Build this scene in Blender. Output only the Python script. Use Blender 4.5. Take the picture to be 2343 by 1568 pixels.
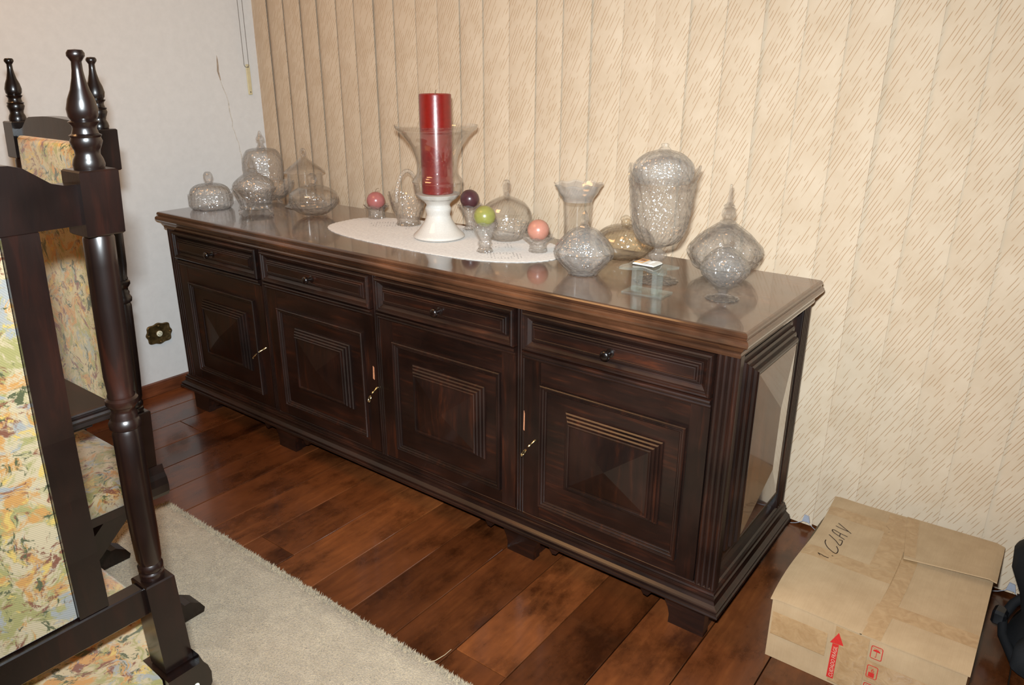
import bpy, math, random
from mathutils import Matrix, Vector
random.seed(7)
PI = math.pi
sc = bpy.context.scene
col = sc.collection
for o in list(bpy.data.objects):
    bpy.data.objects.remove(o)

# ------------------------------------------------------------------ camera
CAM = (2.7007, -1.4424, 1.2830)
RX, RR, RZ = 1.22298, 0.003643, 0.646387
camd = bpy.data.cameras.new('camera')
camd.sensor_fit = 'HORIZONTAL'
camd.sensor_width = 36.0
camd.lens = 1724.93 / 2343 * 36.0
camd.clip_start = 0.02
cam = bpy.data.objects.new('camera', camd)
col.objects.link(cam)
CM = Matrix.Rotation(RZ, 4, 'Z') @ Matrix.Rotation(RX, 4, 'X') @ Matrix.Rotation(RR, 4, 'Z')
cam.matrix_world = Matrix.Translation(CAM) @ CM
sc.camera = cam

# ------------------------------------------------------------------ world, lamps, exposure
w = bpy.data.worlds.new('world')
sc.world = w
w.use_nodes = True
w.node_tree.nodes['Background'].inputs[0].default_value = (1.0, 0.62, 0.34, 1)
w.node_tree.nodes['Background'].inputs[1].default_value = 0.05

def area(name, loc, rot_m, sx, sy, power, color):
    d = bpy.data.lights.new(name, 'AREA')
    d.shape = 'RECTANGLE'
    d.size, d.size_y = sx, sy
    d.energy, d.color = power, color
    o = bpy.data.objects.new(name, d)
    col.objects.link(o)
    o.matrix_world = Matrix.Translation(loc) @ rot_m
    return o
# the camera's pop-up flash, a little above and left of the lens
fl = Vector(CAM) + (CM.to_3x3() @ Vector((-0.022, 0.086, -0.01)))
flash = area('camera_flash', fl, CM, 0.055, 0.028, 47.0, (0.86, 0.95, 1.0))
flash.data.spread = math.radians(124)
# the room's warm ceiling lamp
area('ceiling_lamp_light', (0.75, -1.0, 2.52), Matrix.Identity(4), 0.8, 0.8, 20.0, (1.0, 0.53, 0.22))

sc.view_settings.view_transform = 'Standard'
sc.view_settings.look = 'None'
sc.view_settings.gamma = 1.0
sc.view_settings.use_curve_mapping = False
sc.view_settings.exposure = -0.12
try:
    sc.cycles.use_denoising = True
    sc.cycles.adaptive_threshold = 0.03
    sc.cycles.max_bounces = 8
    sc.cycles.diffuse_bounces = 3
    sc.cycles.glossy_bounces = 4
    sc.cycles.transmission_bounces = 8
    sc.cycles.transparent_max_bounces = 48
    sc.cycles.sample_clamp_indirect = 4.0
    sc.cycles.caustics_refractive = False
    sc.cycles.caustics_reflective = False
except Exception:
    pass

# ------------------------------------------------------------------ node helpers
class NT:
    def __init__(s, name):
        s.m = bpy.data.materials.new(name)
        s.m.use_nodes = True
        s.t = s.m.node_tree
        s.t.nodes.clear()
        s.out = s.t.nodes.new('ShaderNodeOutputMaterial')
    def n(s, typ, **kw):
        nd = s.t.nodes.new('ShaderNode' + typ)
        for k, v in kw.items():
            if isinstance(v, tuple) and k.startswith('i'):
                pass
            setattr(nd, k, v)
        return nd
    def l(s, a, b):
        s.t.links.new(a, b)
    def val(s, sock, v):
        if hasattr(v, 'is_output') or isinstance(v, bpy.types.NodeSocket):
            s.l(v, sock)
        else:
            sock.default_value = v
    def math(s, op, a, b=0.0, c=0.0, clamp=False):
        nd = s.n('Math', operation=op, use_clamp=clamp)
        for i, v in enumerate((a, b, c)):
            s.val(nd.inputs[i], v)
        return nd.outputs[0]
    def coord(s, scale=(1, 1, 1), rot=(0, 0, 0), rnd=0.0, kind='Object'):
        tc = s.n('TexCoord')
        v = tc.outputs[kind]
        if rnd:
            oi = s.n('ObjectInfo')
            cmb = s.n('CombineXYZ')
            r = s.math('MULTIPLY', oi.outputs['Random'], rnd)
            for i in range(3):
                s.l(r, cmb.inputs[i])
            add = s.n('VectorMath', operation='ADD')
            s.l(v, add.inputs[0]); s.l(cmb.outputs[0], add.inputs[1])
            v = add.outputs[0]
        mp = s.n('Mapping')
        mp.inputs['Scale'].default_value = scale
        mp.inputs['Rotation'].default_value = rot
        s.l(v, mp.inputs[0])
        return mp.outputs[0]
    def noise(s, vec, scale=5, detail=4, rough=0.55, dist=0.0):
        nd = s.n('TexNoise')
        nd.inputs['Scale'].default_value = scale
        nd.inputs['Detail'].default_value = detail
        nd.inputs['Roughness'].default_value = rough
        nd.inputs['Distortion'].default_value = dist
        s.l(vec, nd.inputs['Vector'])
        return nd.outputs[0]
    def ramp(s, fac, stops):
        nd = s.n('ValToRGB')
        cr = nd.color_ramp
        while len(cr.elements) > 1:
            cr.elements.remove(cr.elements[-1])
        for i, (p, c) in enumerate(stops):
            e = cr.elements[0] if i == 0 else cr.elements.new(p)
            e.position = p
            e.color = (*c, 1) if len(c) == 3 else c
        s.l(fac, nd.inputs[0])
        return nd.outputs[0]
    def mix(s, fac, a, b, typ='MIX'):
        nd = s.n('Mix', data_type='RGBA', blend_type=typ)
        s.val(nd.inputs[0], fac)
        for i, v in ((6, a), (7, b)):
            if isinstance(v, tuple):
                nd.inputs[i].default_value = (*v, 1) if len(v) == 3 else v
            else:
                s.l(v, nd.inputs[i])
        return nd.outputs[2]
    def bump(s, h, strength=0.3, dist=0.01):
        nd = s.n('Bump')
        nd.inputs['Strength'].default_value = strength
        nd.inputs['Distance'].default_value = dist
        s.l(h, nd.inputs['Height'])
        return nd.outputs[0]
    def principled(s, color, rough=0.5, spec=0.5, coat=0.0, coat_rough=0.1, normal=None, sheen=0.0, metal=0.0, sss=0.0, alpha=None):
        b = s.n('BsdfPrincipled')
        if isinstance(color, tuple):
            b.inputs['Base Color'].default_value = (*color, 1)
        else:
            s.l(color, b.inputs['Base Color'])
        s.val(b.inputs['Roughness'], rough)
        b.inputs['Specular IOR Level'].default_value = spec
        b.inputs['Coat Weight'].default_value = coat
        b.inputs['Coat Roughness'].default_value = coat_rough
        b.inputs['Sheen Weight'].default_value = sheen
        b.inputs['Metallic'].default_value = metal
        if sss:
            b.inputs['Subsurface Weight'].default_value = sss
            b.inputs['Subsurface Radius'].default_value = (0.01, 0.004, 0.002)
        if normal is not None:
            s.l(normal, b.inputs['Normal'])
        if alpha is not None:
            s.val(b.inputs['Alpha'], alpha)
        s.l(b.outputs[0], s.out.inputs[0])
        return b

# ------------------------------------------------------------------ materials
def mat_wood(name, scale, dark, mid, red, rough=0.36, coat=0.22, cr=0.18):
    t = NT(name)
    v = t.coord(scale, rnd=9.0)
    n1 = t.noise(v, 7, 6, 0.6, 0.4)
    v2 = t.coord((1, 1, 1), rnd=5.0)
    n2 = t.noise(v2, 5.5, 3, 0.5)
    c1 = t.ramp(n1, [(0.22, dark), (0.55, mid), (0.95, red)])
    c2 = t.ramp(n2, [(0.38, (0.5, 0.46, 0.45)), (0.70, (1.5, 1.35, 1.2))])
    c = t.mix(1.0, c1, c2, 'MULTIPLY')
    r = t.math('ADD', t.math('MULTIPLY', n2, 0.22), rough - 0.1)
    t.principled(c, r, 0.5, coat, cr, t.bump(n1, 0.12, 0.002))
    return t.m
DK, MD, RD = (0.006, 0.0027, 0.002), (0.014, 0.0048, 0.0028), (0.065, 0.016, 0.005)
WX = mat_wood('dark_wood_along_x', (0.9, 9, 9), DK, MD, RD)
WZ = mat_wood('dark_wood_along_z', (9, 9, 0.9), DK, MD, RD)
WY = mat_wood('dark_wood_along_y', (9, 0.9, 9), DK, MD, RD)
WTOP = mat_wood('polished_top_wood', (0.9, 8, 8), (0.035, 0.016, 0.009), (0.075, 0.032, 0.016), (0.16, 0.062, 0.025), 0.22, 0.9, 0.07)
WSIDE = mat_wood('polished_panel_wood', (8, 8, 0.9), (0.03, 0.013, 0.008), (0.06, 0.024, 0.012), (0.12, 0.042, 0.018), 0.2, 0.9, 0.06)
WCH = mat_wood('chair_wood', (7, 7, 0.9), (0.0032, 0.0016, 0.0013), (0.0062, 0.0023, 0.0016), (0.021, 0.005, 0.0024), 0.30, 0.45, 0.16)

WTAB = mat_wood('table_wood', (0.9, 7, 7), (0.004, 0.002, 0.0015), (0.008, 0.003, 0.002), (0.022, 0.006, 0.003), 0.5, 0.0, 0.2)

def mat_floor():
    t = NT('floor_plank_wood')
    v = t.coord((9, 0.8, 9), rnd=17.0)
    n1 = t.noise(v, 6, 6, 0.6, 0.5)
    v2 = t.coord((1.0, 0.6, 1), rnd=11.0)
    n2 = t.noise(v2, 6.5, 6, 0.68)
    oi = t.n('ObjectInfo')
    c1 = t.ramp(n1, [(0.15, (0.088, 0.027, 0.009)), (0.55, (0.135, 0.041, 0.012)), (0.95, (0.205, 0.068, 0.019))])
    tone = t.ramp(oi.outputs['Random'], [(0.0, (0.62, 0.58, 0.55)), (0.5, (1.0, 0.97, 0.95)), (1.0, (1.5, 1.5, 1.45))])
    stain = t.ramp(n2, [(0.34, (0.30, 0.27, 0.26)), (0.50, (0.85, 0.82, 0.80)), (0.75, (1.35, 1.3, 1.2))])
    c = t.mix(1.0, t.mix(1.0, c1, tone, 'MULTIPLY'), stain, 'MULTIPLY')
    r = t.math('ADD', t.math('MULTIPLY', n2, 0.25), 0.16)
    t.principled(c, r, 0.5, 0.55, 0.13, t.bump(n1, 0.08, 0.002))
    return t.m
MFLOOR = mat_floor()

def mat_plain(name, color, rough=0.5, spec=0.5, coat=0.0, cr=0.1, nscale=0.0, nstr=0.1, ndist=0.002, var=0.0, metal=0.0, sss=0.0, sheen=0.0):
    t = NT(name)
    col_ = color
    nrm = None
    if nscale:
        n = t.noise(t.coord((1, 1, 1), rnd=3.0), nscale, 4, 0.6)
        nrm = t.bump(n, nstr, ndist)
        if var:
            lo = tuple(c * (1 - var) for c in color)
            hi = tuple(min(1, c * (1 + var)) for c in color)
            col_ = t.ramp(n, [(0.3, lo), (0.7, hi)])
    t.principled(col_, rough, spec, coat, cr, nrm, sheen, metal, sss)
    return t.m
MWALL = mat_plain('wall_plaster', (0.73, 0.725, 0.71), 0.7, 0.2, 0, 0.1, 38, 0.15, 0.003, 0.03)
MCEIL = mat_plain('ceiling_paint', (0.78, 0.75, 0.69), 0.8, 0.2, 0, 0.1, 30, 0.1, 0.002, 0.02)
MSCAR = mat_plain('bare_plaster', (0.42, 0.34, 0.27), 0.9, 0.1, 0, 0.1, 90, 0.4, 0.002, 0.25)
MCRACK = mat_plain('crack_line', (0.62, 0.58, 0.52), 0.9, 0.1, 0, 0.1, 120, 0.3, 0.001, 0.2)
MBASEB = mat_wood('baseboard_wood', (9, 0.9, 9), (0.07, 0.022, 0.01), (0.14, 0.045, 0.018), (0.22, 0.075, 0.028), 0.4, 0.3, 0.2)
MBRASS = mat_plain('old_brass', (0.13, 0.085, 0.032), 0.42, 0.5, 0, 0.1, 60, 0.5, 0.003, 0.5, 0.7)
MGOLD = mat_plain('bright_brass', (0.80, 0.66, 0.36), 0.22, 0.5, 0, 0.1, 90, 0.3, 0.001, 0.15, 1.0)
MIVORY = mat_plain('ivory_plastic', (0.80, 0.77, 0.58), 0.4, 0.4, 0, 0.1, 40, 0.05, 0.001, 0.02)
MBEIGE = mat_plain('beige_plastic', (0.66, 0.58, 0.36), 0.45, 0.4, 0, 0.1, 50, 0.05, 0.001, 0.05)
MHOLE = mat_plain('dark_hole', (0.02, 0.015, 0.01), 0.7, 0.2, 0, 0.1, 50, 0.05, 0.001, 0.1)
MGREYP = mat_plain('grey_plastic', (0.36, 0.37, 0.42), 0.4, 0.4, 0, 0.1, 50, 0.05, 0.001, 0.05)
MSAND = mat_plain('white_sand', (0.62, 0.58, 0.53), 0.85, 0.2, 0, 0.1, 900, 0.6, 0.001, 0.12)
MSANDG = mat_plain('white_sand_behind_glass', (0.56, 0.52, 0.47), 0.6, 0.5, 1.0, 0.03, 500, 0.15, 0.001, 0.1)
MRED = mat_plain('red_wax', (0.20, 0.008, 0.005), 0.32, 0.5, 0.25, 0.2, 70, 0.12, 0.003, 0.12, 0, 0.15)
MPINK = mat_plain('pink_wax', (0.36, 0.12, 0.11), 0.3, 0.5, 0.2, 0.2, 50, 0.05, 0.002, 0.08, 0, 0.2)
MPURP = mat_plain('plum_wax', (0.075, 0.024, 0.028), 0.3, 0.5, 0.2, 0.2, 50, 0.05, 0.002, 0.1, 0, 0.1)
MGREEN = mat_plain('green_wax', (0.25, 0.24, 0.06), 0.3, 0.5, 0.2, 0.2, 50, 0.05, 0.002, 0.1, 0, 0.2)
MPEACH = mat_plain('peach_wax', (0.46, 0.20, 0.14), 0.3, 0.5, 0.2, 0.2, 50, 0.05, 0.002, 0.08, 0, 0.2)
MWICK = mat_plain('wick', (0.20, 0.14, 0.09), 0.9, 0.1, 0, 0.1, 200, 0.2, 0.001, 0.2)
MBLACK = mat_plain('black_nylon', (0.005, 0.005, 0.006), 0.8, 0.3, 0, 0.1, 700, 0.5, 0.001, 0.4)
MBLKP = mat_plain('black_plastic', (0.008, 0.008, 0.009), 0.25, 0.5, 0, 0.1, 80, 0.05, 0.001, 0.2)
MINKR = mat_plain('red_ink', (0.55, 0.028, 0.022), 0.6, 0.3, 0, 0.1, 300, 0.1, 0.0005, 0.08)
MINKB = mat_plain('black_marker', (0.04, 0.022, 0.016), 0.6, 0.3, 0, 0.1, 300, 0.1, 0.0005, 0.2)
MINKW = mat_plain('unprinted_letter', (0.62, 0.40, 0.28), 0.7, 0.2, 0, 0.1, 300, 0.1, 0.0005, 0.06)
MPAPER = mat_plain('page_paper', (0.62, 0.58, 0.51), 0.8, 0.2, 0, 0.1, 200, 0.1, 0.0005, 0.05)
MORANGE = mat_plain('orange_print', (0.70, 0.34, 0.10), 0.6, 0.3, 0, 0.1, 160, 0.1, 0.0005, 0.25)
MBROWNP = mat_plain('brown_print', (0.20, 0.11, 0.08), 0.6, 0.3, 0, 0.1, 160, 0.1, 0.0005, 0.25)
MTEXT = mat_plain('grey_print', (0.50, 0.46, 0.42), 0.7, 0.3, 0, 0.1, 160, 0.1, 0.0005, 0.1)
MCHIP = mat_plain('bare_wood_chip', (0.48, 0.20, 0.10), 0.7, 0.3, 0, 0.1, 160, 0.2, 0.001, 0.2)

def mat_card():
    t = NT('corrugated_cardboard')
    v = t.coord((1, 1, 1), rnd=0)
    n = t.noise(v, 12, 5, 0.6)
    vf = t.coord((300, 8, 8))
    n2 = t.noise(vf, 2, 2, 0.5)
    c = t.ramp(n, [(0.3, (0.40, 0.265, 0.145)), (0.7, (0.50, 0.345, 0.20))])
    c = t.mix(0.12, c, t.ramp(n2, [(0.3, (0.36, 0.24, 0.13)), (0.7, (0.56, 0.40, 0.24))]))
    t.principled(c, 0.72, 0.25, 0, 0.1, t.bump(n2, 0.08, 0.001))
    return t.m
MCARD = mat_card()
def mat_tape():
    t = NT('packing_tape')
    v = t.coord((1, 1, 1))
    n = t.noise(v, 45, 3, 0.6, 1.0)
    p = t.principled(t.ramp(n, [(0.3, (0.36, 0.21, 0.095)), (0.7, (0.46, 0.29, 0.145))]), 0.28, 0.5, 0.35, 0.12, t.bump(n, 0.35, 0.003))
    return t.m
MTAPE = mat_tape()

def mat_tapestry(name, k, warm):
    t = NT(name)
    K = lambda c_: (c_[0] * k, c_[1] * k * (1 - 0.06 * warm), c_[2] * k * (1 - 0.32 * warm))
    v = t.coord((1, 1, 1), rnd=2.0)
    d = t.noise(v, 9, 3, 0.6)
    warp = t.n('VectorMath', operation='MULTIPLY_ADD')
    nz = t.n('TexNoise'); nz.inputs['Scale'].default_value = 11; nz.inputs['Detail'].default_value = 3
    t.l(v, nz.inputs['Vector'])
    t.l(nz.outputs['Color'], warp.inputs[0]); warp.inputs[1].default_value = (0.09, 0.09, 0.09)
    t.l(v, warp.inputs[2])
    wv = warp.outputs[0]
    def blot(scale, lo, hi, off):
        mp = t.n('Mapping'); mp.inputs['Location'].default_value = (off, off * 1.7, off * 0.6)
        t.l(wv, mp.inputs[0])
        n = t.noise(mp.outputs[0], scale, 6, 0.72, 0.6)
        return t.ramp(n, [(lo, (0, 0, 0)), (hi, (1, 1, 1))])
    base = K((0.30, 0.235, 0.145))
    c = t.mix(blot(20, 0.50, 0.57, 0.3), base, K((0.19, 0.165, 0.060)))
    c = t.mix(blot(23, 0.52, 0.58, 4.1), c, K((0.30, 0.145, 0.038)))
    c = t.mix(blot(27, 0.55, 0.60, 8.7), c, K((0.115, 0.038, 0.018)))
    c = t.mix(blot(25, 0.56, 0.61, 13.2), c, K((0.19, 0.185, 0.175)))
    c = t.mix(blot(32, 0.57, 0.61, 19.9), c, K((0.045, 0.048, 0.018)))
    c = t.mix(blot(22, 0.58, 0.63, 27.0), c, K((0.35, 0.235, 0.060)))
    wx = t.n('TexWave', wave_type='BANDS', bands_direction='DIAGONAL')
    wx.inputs['Scale'].default_value = 190; wx.inputs['Distortion'].default_value = 0.4
    t.l(v, wx.inputs['Vector'])
    c = t.mix(0.16, c, wx.outputs[0], 'MULTIPLY')
    t.principled(c, 0.85, 0.2, 0, 0.1, t.bump(wx.outputs[1] if len(wx.outputs) > 1 else wx.outputs[0], 0.35, 0.001), 0.25)
    return t.m
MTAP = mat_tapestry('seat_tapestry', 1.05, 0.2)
MTAPB = mat_tapestry('pale_back_tapestry_dimmed', 0.85, 0.1)  # paler hue is the fabric's; colour dimmed to offset strong flash up close
MTAPF = mat_tapestry('golden_front_tapestry_lifted', 2.1, 1.0)  # yellower hue is the fabric's; colour brightened to make up for flash falloff
MTAPSIDE = mat_plain('tapestry_piping', (0.26, 0.20, 0.115), 0.85, 0.2, 0, 0.1, 400, 0.4, 0.001, 0.15)

def mat_blind():
    t = NT('blind_fabric')
    tc = t.n('TexCoord')
    oi = t.n('ObjectInfo')
    sp = t.n('SeparateXYZ'); t.l(tc.outputs['Object'], sp.inputs[0])
    x = t.math('ADD', sp.outputs[0], t.math('MULTIPLY', oi.outputs['Random'], 3.7))
    z = t.math('ADD', sp.outputs[2], t.math('MULTIPLY', oi.outputs['Random'], 5.3))
    a = math.radians(63)
    u = t.math('ADD', t.math('MULTIPLY', x, math.cos(a)), t.math('MULTIPLY', z, math.sin(a)))
    vv = t.math('SUBTRACT', t.math('MULTIPLY', z, math.cos(a)), t.math('MULTIPLY', x, math.sin(a)))
    # a little wobble of the dashes
    cw = t.n('CombineXYZ'); t.l(u, cw.inputs[0]); t.l(vv, cw.inputs[1])
    wob = t.noise(cw.outputs[0], 16, 2, 0.5)
    vq = t.math('ADD', vv, t.math('MULTIPLY', t.math('SUBTRACT', wob, 0.5), 0.004))
    s_ = t.math('DIVIDE', vq, 0.0092)
    row = t.math('FLOOR', s_)
    fr = t.math('ABSOLUTE', t.math('SUBTRACT', t.math('FRACT', s_), 0.5))
    line = t.n('MapRange'); line.interpolation_type = 'SMOOTHSTEP'
    t.l(fr, line.inputs[0]); line.inputs[1].default_value = 0.13; line.inputs[2].default_value = 0.04
    cd = t.n('CombineXYZ')
    t.l(t.math('MULTIPLY', u, 21.0), cd.inputs[0]); t.l(t.math('MULTIPLY', row, 7.31), cd.inputs[1])
    dn = t.noise(cd.outputs[0], 1.0, 1, 0.5)
    dash = t.n('MapRange'); dash.interpolation_type = 'SMOOTHSTEP'
    t.l(dn, dash.inputs[0]); dash.inputs[1].default_value = 0.44; dash.inputs[2].default_value = 0.53
    m = t.math('MULTIPLY', line.outputs[0], dash.outputs[0])
    big = t.noise(cw.outputs[0], 9, 3, 0.6)
    base = t.ramp(big, [(0.3, (0.575, 0.44, 0.305)), (0.7, (0.645, 0.51, 0.37))])
    c = t.mix(t.math('MULTIPLY', m, 0.70), base, (0.33, 0.17, 0.065))
    t.principled(c, 0.75, 0.2, 0, 0.1, t.bump(m, -0.25, 0.001), 0.1)
    return t.m
MBLIND = mat_blind()

def mat_rug():
    t = NT('rug_pile')
    v = t.coord((1, 1, 1))
    n1 = t.noise(v, 230, 3, 0.7)
    n2 = t.noise(v, 14, 4, 0.6, 1.2)
    c = t.ramp(n2, [(0.35, (0.425, 0.325, 0.205)), (0.65, (0.525, 0.41, 0.265))])
    c = t.mix(0.8, c, t.ramp(n1, [(0.3, (0.62, 0.62, 0.62)), (0.7, (1.2, 1.2, 1.2))]), 'MULTIPLY')
    t.principled(c, 0.95, 0.1, 0, 0.1, t.bump(n1, 1.0, 0.006), 0.4)
    return t.m
MRUG = mat_rug()

def mat_doily():
    t = NT('crochet_cotton')
    v = t.coord((1, 1, 1))
    vo = t.n('TexVoronoi'); vo.inputs['Scale'].default_value = 170
    t.l(v, vo.inputs['Vector'])
    n1 = t.noise(v, 120, 3, 0.6)
    c = t.ramp(n1, [(0.3, (0.57, 0.52, 0.465)), (0.7, (0.70, 0.65, 0.59))])
    t.principled(c, 0.9, 0.15, 0, 0.1, t.bump(vo.outputs[0], 0.6, 0.002), 0.2)
    return t.m
MDOILY = mat_doily()

def mat_glass(name, tint=(0.97, 0.975, 0.97), clear=0.5, rough=0.02, bump_scale=0, bump_str=0.3, frost=0.05, bdist=0.004, edge=0.6):
    """real glass walls: part straight-through, part refracting crystal, a faint milky film"""
    t = NT(name)
    nrm = None
    if bump_scale:
        v = t.coord((1, 1, 1), rnd=1.0)
        vo = t.n('TexVoronoi'); vo.inputs['Scale'].default_value = bump_scale
        t.l(v, vo.inputs['Vector'])
        nrm = t.bump(vo.outputs[0], bump_str, bdist)
    lw = t.n('LayerWeight'); lw.inputs['Blend'].default_value = 0.5
    gl = t.n('BsdfGlossy'); gl.inputs['Roughness'].default_value = max(0.04, rough)
    gl.inputs['Color'].default_value = (1, 1, 1, 1)
    if nrm is not None:
        t.l(nrm, lw.inputs['Normal']); t.l(nrm, gl.inputs['Normal'])
    fc = lw.outputs['Facing']
    dark = tuple(c_ * edge for c_ in tint)
    tr = t.n('BsdfTransparent')
    t.l(t.mix(t.math('POWER', fc, 2.2), tint, dark), tr.inputs['Color'])
    df = t.n('BsdfDiffuse'); df.inputs['Color'].default_value = (0.82, 0.82, 0.80, 1)
    m0 = t.n('MixShader'); m0.inputs[0].default_value = frost
    t.l(tr.outputs[0], m0.inputs[1]); t.l(df.outputs[0], m0.inputs[2])
    fr = t.math('ADD', t.math('MULTIPLY', t.math('POWER', fc, 4.0), 0.5), 0.065)
    m1 = t.n('MixShader'); t.l(fr, m1.inputs[0]); t.l(m0.outputs[0], m1.inputs[1]); t.l(gl.outputs[0], m1.inputs[2])
    if clear >= 1.0:
        t.l(m1.outputs[0], t.out.inputs[0])
        return t.m
    g = t.n('BsdfGlass'); g.inputs['Color'].default_value = (*tint, 1)
    g.inputs['Roughness'].default_value = rough; g.inputs['IOR'].default_value = 1.5
    m2 = t.n('MixShader'); m2.inputs[0].default_value = clear
    t.l(g.outputs[0], m2.inputs[1]); t.l(m1.outputs[0], m2.inputs[2])
    t.l(m2.outputs[0], t.out.inputs[0])
    return t.m
GCLEAR = mat_glass('plain_clear_glass', (0.996, 0.994, 0.988), 1.0, 0.03, 0, 0.3, 0.008, edge=0.80)
GCUT = mat_glass('cut_crystal', (0.997, 0.997, 0.995), 0.985, 0.085, 100, 1.0, 0.032, 0.0036, 0.68)
GLEAF = mat_glass('leaf_pressed_glass', (0.997, 0.996, 0.993), 0.985, 0.085, 75, 1.0, 0.020, 0.0048, 0.66)
GKNOB = mat_glass('solid_crystal', (0.995, 0.995, 0.995), 0.75, 0.0, 0, 0.3, 0.02, edge=0.6)
GFROST = mat_glass('frosted_crystal', (0.992, 0.992, 0.99), 1.0, 0.10, 110, 1.0, 0.050, 0.0034, 0.72)
GAMBER = mat_glass('amber_tinted_glass', (0.988, 0.966, 0.918), 0.985, 0.07, 50, 0.9, 0.012, 0.0050, 0.66)
GGREEN = mat_glass('greenish_sheet_glass', (0.93, 0.985, 0.962), 0.97, 0.05, 0, 0.3, 0.060, edge=0.80)

# ------------------------------------------------------------------ mesh helpers
class MB:
    def __init__(s):
        s.v, s.f = [], []
    def add(s, vs, fs):
        b = len(s.v)
        s.v += [tuple(p) for p in vs]
        s.f += [tuple(i + b for i in f) for f in fs]
        return s
    def box(s, x0, x1, y0, y1, z0, z1):
        return s.add([(x0, y0, z0), (x1, y0, z0), (x1, y1, z0), (x0, y1, z0), (x0, y0, z1), (x1, y0, z1), (x1, y1, z1), (x0, y1, z1)],
                     [(0, 3, 2, 1), (4, 5, 6, 7), (0, 1, 5, 4), (1, 2, 6, 5), (2, 3, 7, 6), (3, 0, 4, 7)])
    def bbox(s, x0, x1, y0, y1, z0, z1, b=0.003):
        """box with chamfered edges along z and at top/bottom"""
        def loop(i, z):
            return [(x0 + i, y0 + b, z), (x0 + b, y0 + i, z), (x1 - b, y0 + i, z), (x1 - i, y0 + b, z),
                    (x1 - i, y1 - b, z), (x1 - b, y1 - i, z), (x0 + b, y1 - i, z), (x0 + i, y1 - b, z)]
        return s.loops([loop(b, z0), loop(0, z0 + b), loop(0, z1 - b), loop(b, z1)], True, True)
    def loops(s, L, cap0=False, cap1=False):
        n = len(L[0]); b = len(s.v)
        for lp in L:
            s.v += [tuple(p) for p in lp]
        for k in range(len(L) - 1):
            for i in range(n):
                j = (i + 1) % n
                s.f.append((b + k * n + i, b + k * n + j, b + (k + 1) * n + j, b + (k + 1) * n + i))
        if cap0: s.f.append(tuple(b + i for i in reversed(range(n))))
        if cap1: s.f.append(tuple(b + (len(L) - 1) * n + i for i in range(n)))
        return s
    def prism(s, poly, axis, lo, hi):
        """2-D outline pushed along an axis; poly gives the two other axes in order"""
        def mk(t):
            out = []
            for a, b in poly:
                out.append({'x': (t, a, b), 'y': (a, t, b), 'z': (a, b, t)}[axis])
            return out
        return s.loops([mk(lo), mk(hi)], True, True)
    def lathe(s, prof, n=32, c=(0, 0, 0), shear=None):
        L = []
        for r, z in prof:
            dy = shear(z) if shear else 0.0
            r = max(r, 1e-5)
            L.append([(c[0] + r * math.cos(2 * PI * i / n), c[1] + dy + r * math.sin(2 * PI * i / n), c[2] + z) for i in range(n)])
        return s.loops(L, True, True)
    def tube(s, pts, r, n=8, taper=None):
        pts = [Vector(p) for p in pts]
        L = []
        up = Vector((0.13, 0.21, 0.97))
        for k, p in enumerate(pts):
            d = (pts[min(k + 1, len(pts) - 1)] - pts[max(k - 1, 0)]).normalized()
            a = d.cross(up)
            if a.length < 1e-4: a = d.cross(Vector((1, 0, 0)))
            a.normalize(); b_ = d.cross(a)
            rr = r * (taper[k] if taper else 1)
            L.append([p + a * rr * math.cos(2 * PI * i / n) + b_ * rr * math.sin(2 * PI * i / n) for i in range(n)])
        return s.loops(L, True, True)
    def lathe_axis(s, prof, p0, p1, n=16):
        """turned piece along the line p0-p1; prof = (radius, fraction)"""
        p0, p1 = Vector(p0), Vector(p1)
        d = (p1 - p0); ln = d.length; d.normalize()
        a = d.cross(Vector((0, 0, 1)));
        if a.length < 1e-4: a = Vector((1, 0, 0))
        a.normalize(); b_ = d.cross(a)
        L = [[p0 + d * (f * ln) + a * r * math.cos(2 * PI * i / n) + b_ * r * math.sin(2 * PI * i / n) for i in range(n)] for r, f in prof]
        return s.loops(L, True, True)
    def sphere(s, r, c, n=24, m=14, sq=1.0):
        return s.lathe([(r * math.sin(PI * k / m), -r * sq * math.cos(PI * k / m)) for k in range(m + 1)], n, c)
    def ribbon(s, pts, wd, z, nrm='z', th=0.0004):
        """flat pen stroke lying on a plane"""
        for (a, b), (c, d) in zip(pts[:-1], pts[1:]):
            v = Vector((c - a, d - b)); ln = v.length
            if ln < 1e-6: continue
            v /= ln; nx, ny = -v.y * wd / 2, v.x * wd / 2
            ex, ey = v.x * wd * 0.3, v.y * wd * 0.3
            q = [(a - ex + nx, b - ey + ny), (a - ex - nx, b - ey - ny), (c + ex - nx, d + ey - ny), (c + ex + nx, d + ey + ny)]
            if nrm == 'z':
                s.loops([[(x, y, z) for x, y in q], [(x, y, z + th) for x, y in q]], True, True)
            else:
                s.loops([[(x, z, y) for x, y in q], [(x, z - th, y) for x, y in q]], True, True)
        return s
    def build(s, name, mat, parent=None, smooth=False, loc=None):
        me = bpy.data.meshes.new(name)
        me.from_pydata(s.v, [], s.f)
        import bmesh
        bm = bmesh.new(); bm.from_mesh(me)
        bmesh.ops.recalc_face_normals(bm, faces=bm.faces)
        bm.to_mesh(me); bm.free()
        me.materials.append(mat)
        if smooth:
            me.shade_smooth()
            try: me.set_sharp_from_angle(angle=math.radians(smooth if smooth is not True else 50))
            except Exception: pass
        o = bpy.data.objects.new(name, me)
        col.objects.link(o)
        if parent: o.parent = parent
        if loc: o.location = loc
        return o

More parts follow.
